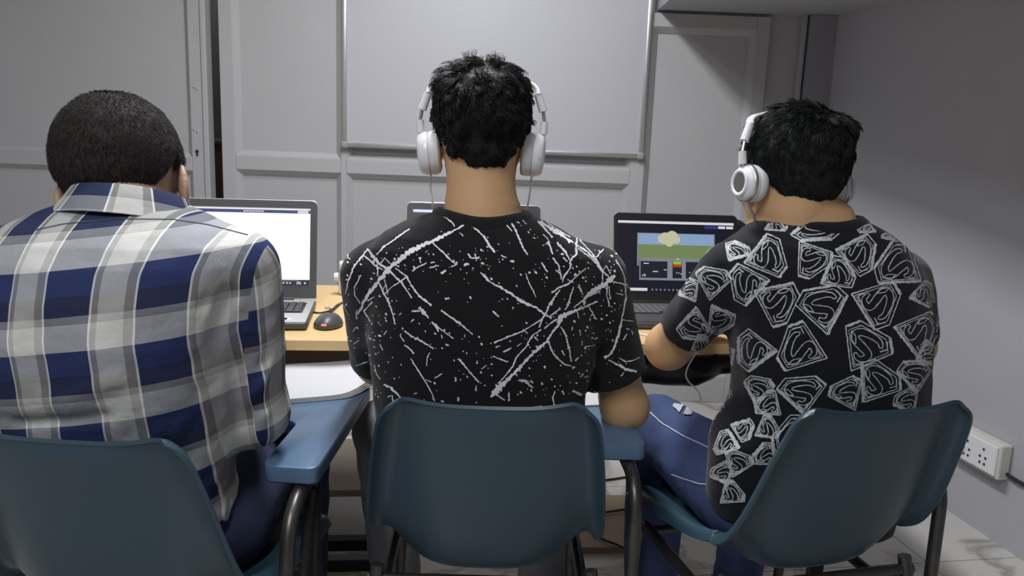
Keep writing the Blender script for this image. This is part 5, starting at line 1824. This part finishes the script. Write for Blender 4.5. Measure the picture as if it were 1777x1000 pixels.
EMB = [(1329, 447, 40, 165), (1237, 491, 32, 100), (1300, 492, 38, 350), (1277, 437, 26, 120, 0.7), (1346, 523, 43, 205), (1414, 398, 44, 265, 0.55), (1407, 448, 36, 235), (1486, 441, 38, 190),
       (1452, 477, 33, 150), (1562, 463, 46, 35), (1460, 387, 18, 95, 0.8), (1505, 398, 18, 30, 0.5), (1428, 536, 47, 80), (1519, 525, 46, 200), (1600, 512, 24, 170), (1312, 608, 38, 0), (1393, 606, 47, 20),
       (1500, 604, 48, 120), (1590, 577, 42, 195), (1521, 665, 42, 125), (1588, 652, 32, 85), (1392, 684, 44, 85, 0.85), (1471, 684, 32, 65), (1316, 676, 27, 100), (1336, 704, 26, 40), (1206, 563, 32, 275),
       (1248, 553, 28, 240), (1575, 697, 25, 60), (1262, 770, 24, 20), (1280, 805, 26, 110), (1255, 822, 22, 60), (1268, 858, 24, 140), (1288, 745, 22, 200), (1345, 394, 22, 150, 0.5), (1197, 505, 22, 60), (1612, 612, 24, 260),
       (1215, 600, 20, 150), (1262, 620, 18, 60), (1545, 410, 16, 60, 0.5), (1330, 745, 24, 150), (1330, 792, 24, 40)]
m = MB()
for e in EMB:
    emblem(m, PR.bvh, e[0], e[1], e[2] * 0.98, *e[3:])
for e in ((1380, 760, 40, 40), (1455, 755, 40, 200), (1530, 750, 38, 100), (1400, 830, 36, 300), (1480, 825, 38, 70), (1550, 810, 30, 160)):
    emblem(m, PR.bvh, *e)               # lower back, behind the chair
tR = Vector((0.55, 1.46, 0.85))
for o in ((1.75, 1.5, 0.95), (-0.6, 1.7, 0.95), (0.5, 2.7, 1.0)):
    look_from(o, tR)
    for gx in range(9):
        for gy in range(9):
            x, y = 888 + (gx - 4) * 78 + (39 if gy % 2 else 0), 500 + (gy - 4) * 80
            if unseen(PR.bvh, x, y):
                emblem(m, PR.bvh, x, y, 38, random.uniform(0, 360))
PROJ[:] = [CAM_O, CAM_R]
m.build('shield_print', GREY_INK, PR.shirt, world=True)

# pale seams and a worn patch on the blue jeans
m = MB()
for st in ([(1128, 716, 1.8), (1150, 736, 1.8), (1185, 757, 1.8), (1230, 778, 1.8)], [(1166, 823, 1.8), (1190, 832, 1.8), (1215, 840, 1.8), (1242, 842, 1.8)]):
    ribbon(m, PR.tbvh, st, step=4, rag=0.3, off=0.0022)
m.build('seam_stitching', mat('pale_thread', (0.55, 0.58, 0.66), 0.9), PR.trou, world=True)
m = MB()
ribbon(m, PR.tbvh, [(1168, 704, 5), (1180, 710, 13), (1190, 715, 14), (1200, 720, 6)], step=3, rag=0.2, off=0.0035)
m.build('worn_patch', mat('bleached_denim', (0.50, 0.54, 0.58), 0.9, var=0.2, scale=80), PR.trou, world=True)

# yoke seam on the plaid back
m = MB()
ribbon(m, PL.bvh, [(60, 400, 1.5), (110, 389, 1.5), (200, 380, 1.5), (300, 381, 1.5), (360, 390, 1.5), (430, 408, 1.5)], step=6)
m.build('yoke_seam', mat('dark_thread', (0.06, 0.065, 0.09), 0.9), PL.shirt, world=True)

# ------------------------------------------------------------------ black bag on the lap under the desk edge
ba, bb = U(1120, 640, 1.93), U(1262, 632, 1.98)
bg = empty('bag', tuple((ba + bb) / 2 - Vector((0, 0, 0.03))), 0, cat='bag', label='black bag hanging under the right end of the desk')
cc = (ba + bb) / 2
ux = (bb - ba).normalized()
Lb = (bb - ba).length


def f_bag(P):
    d = rcone(P, ba, bb, 0.034, 0.026)
    d = smin(d, ellip(P, ba.lerp(bb, 0.35) - Vector((0, 0, 0.012)), (0.10, 0.05, 0.032)), 0.03)
    return d + 0.004 * vnoise(P, 28.0)


lo, hi = bounds([ba, bb], 0.12)
V, Fq = sdf_mesh(f_bag, lo, hi, 0.006)
np_obj('body', V, Fq, mat('black_leatherette', (0.012, 0.012, 0.013), 0.35, var=0.2, bump=0.3, bscale=90), bg)
for t in (0.2, 0.85):
    p = ba.lerp(bb, t)
    MB().tube([p, Vector((p.x, p.y, TOPZ - 0.024))], 0.006, n=8).build('strap', BLACKPL, bg, world=True)
# white lead lying on the desk in front of the right laptop
MB().tube([ZP(1102, 579, TOPZ + 0.003), ZP(1118, 581, TOPZ + 0.003), ZP(1135, 587, TOPZ + 0.003), ZP(1165, 590, TOPZ + 0.003)], 0.0018, n=6, smooth=5).build('white_lead', WHITEPL, None, smooth=True, cat='cable', label='thin white cable on the desk in front of the right laptop')
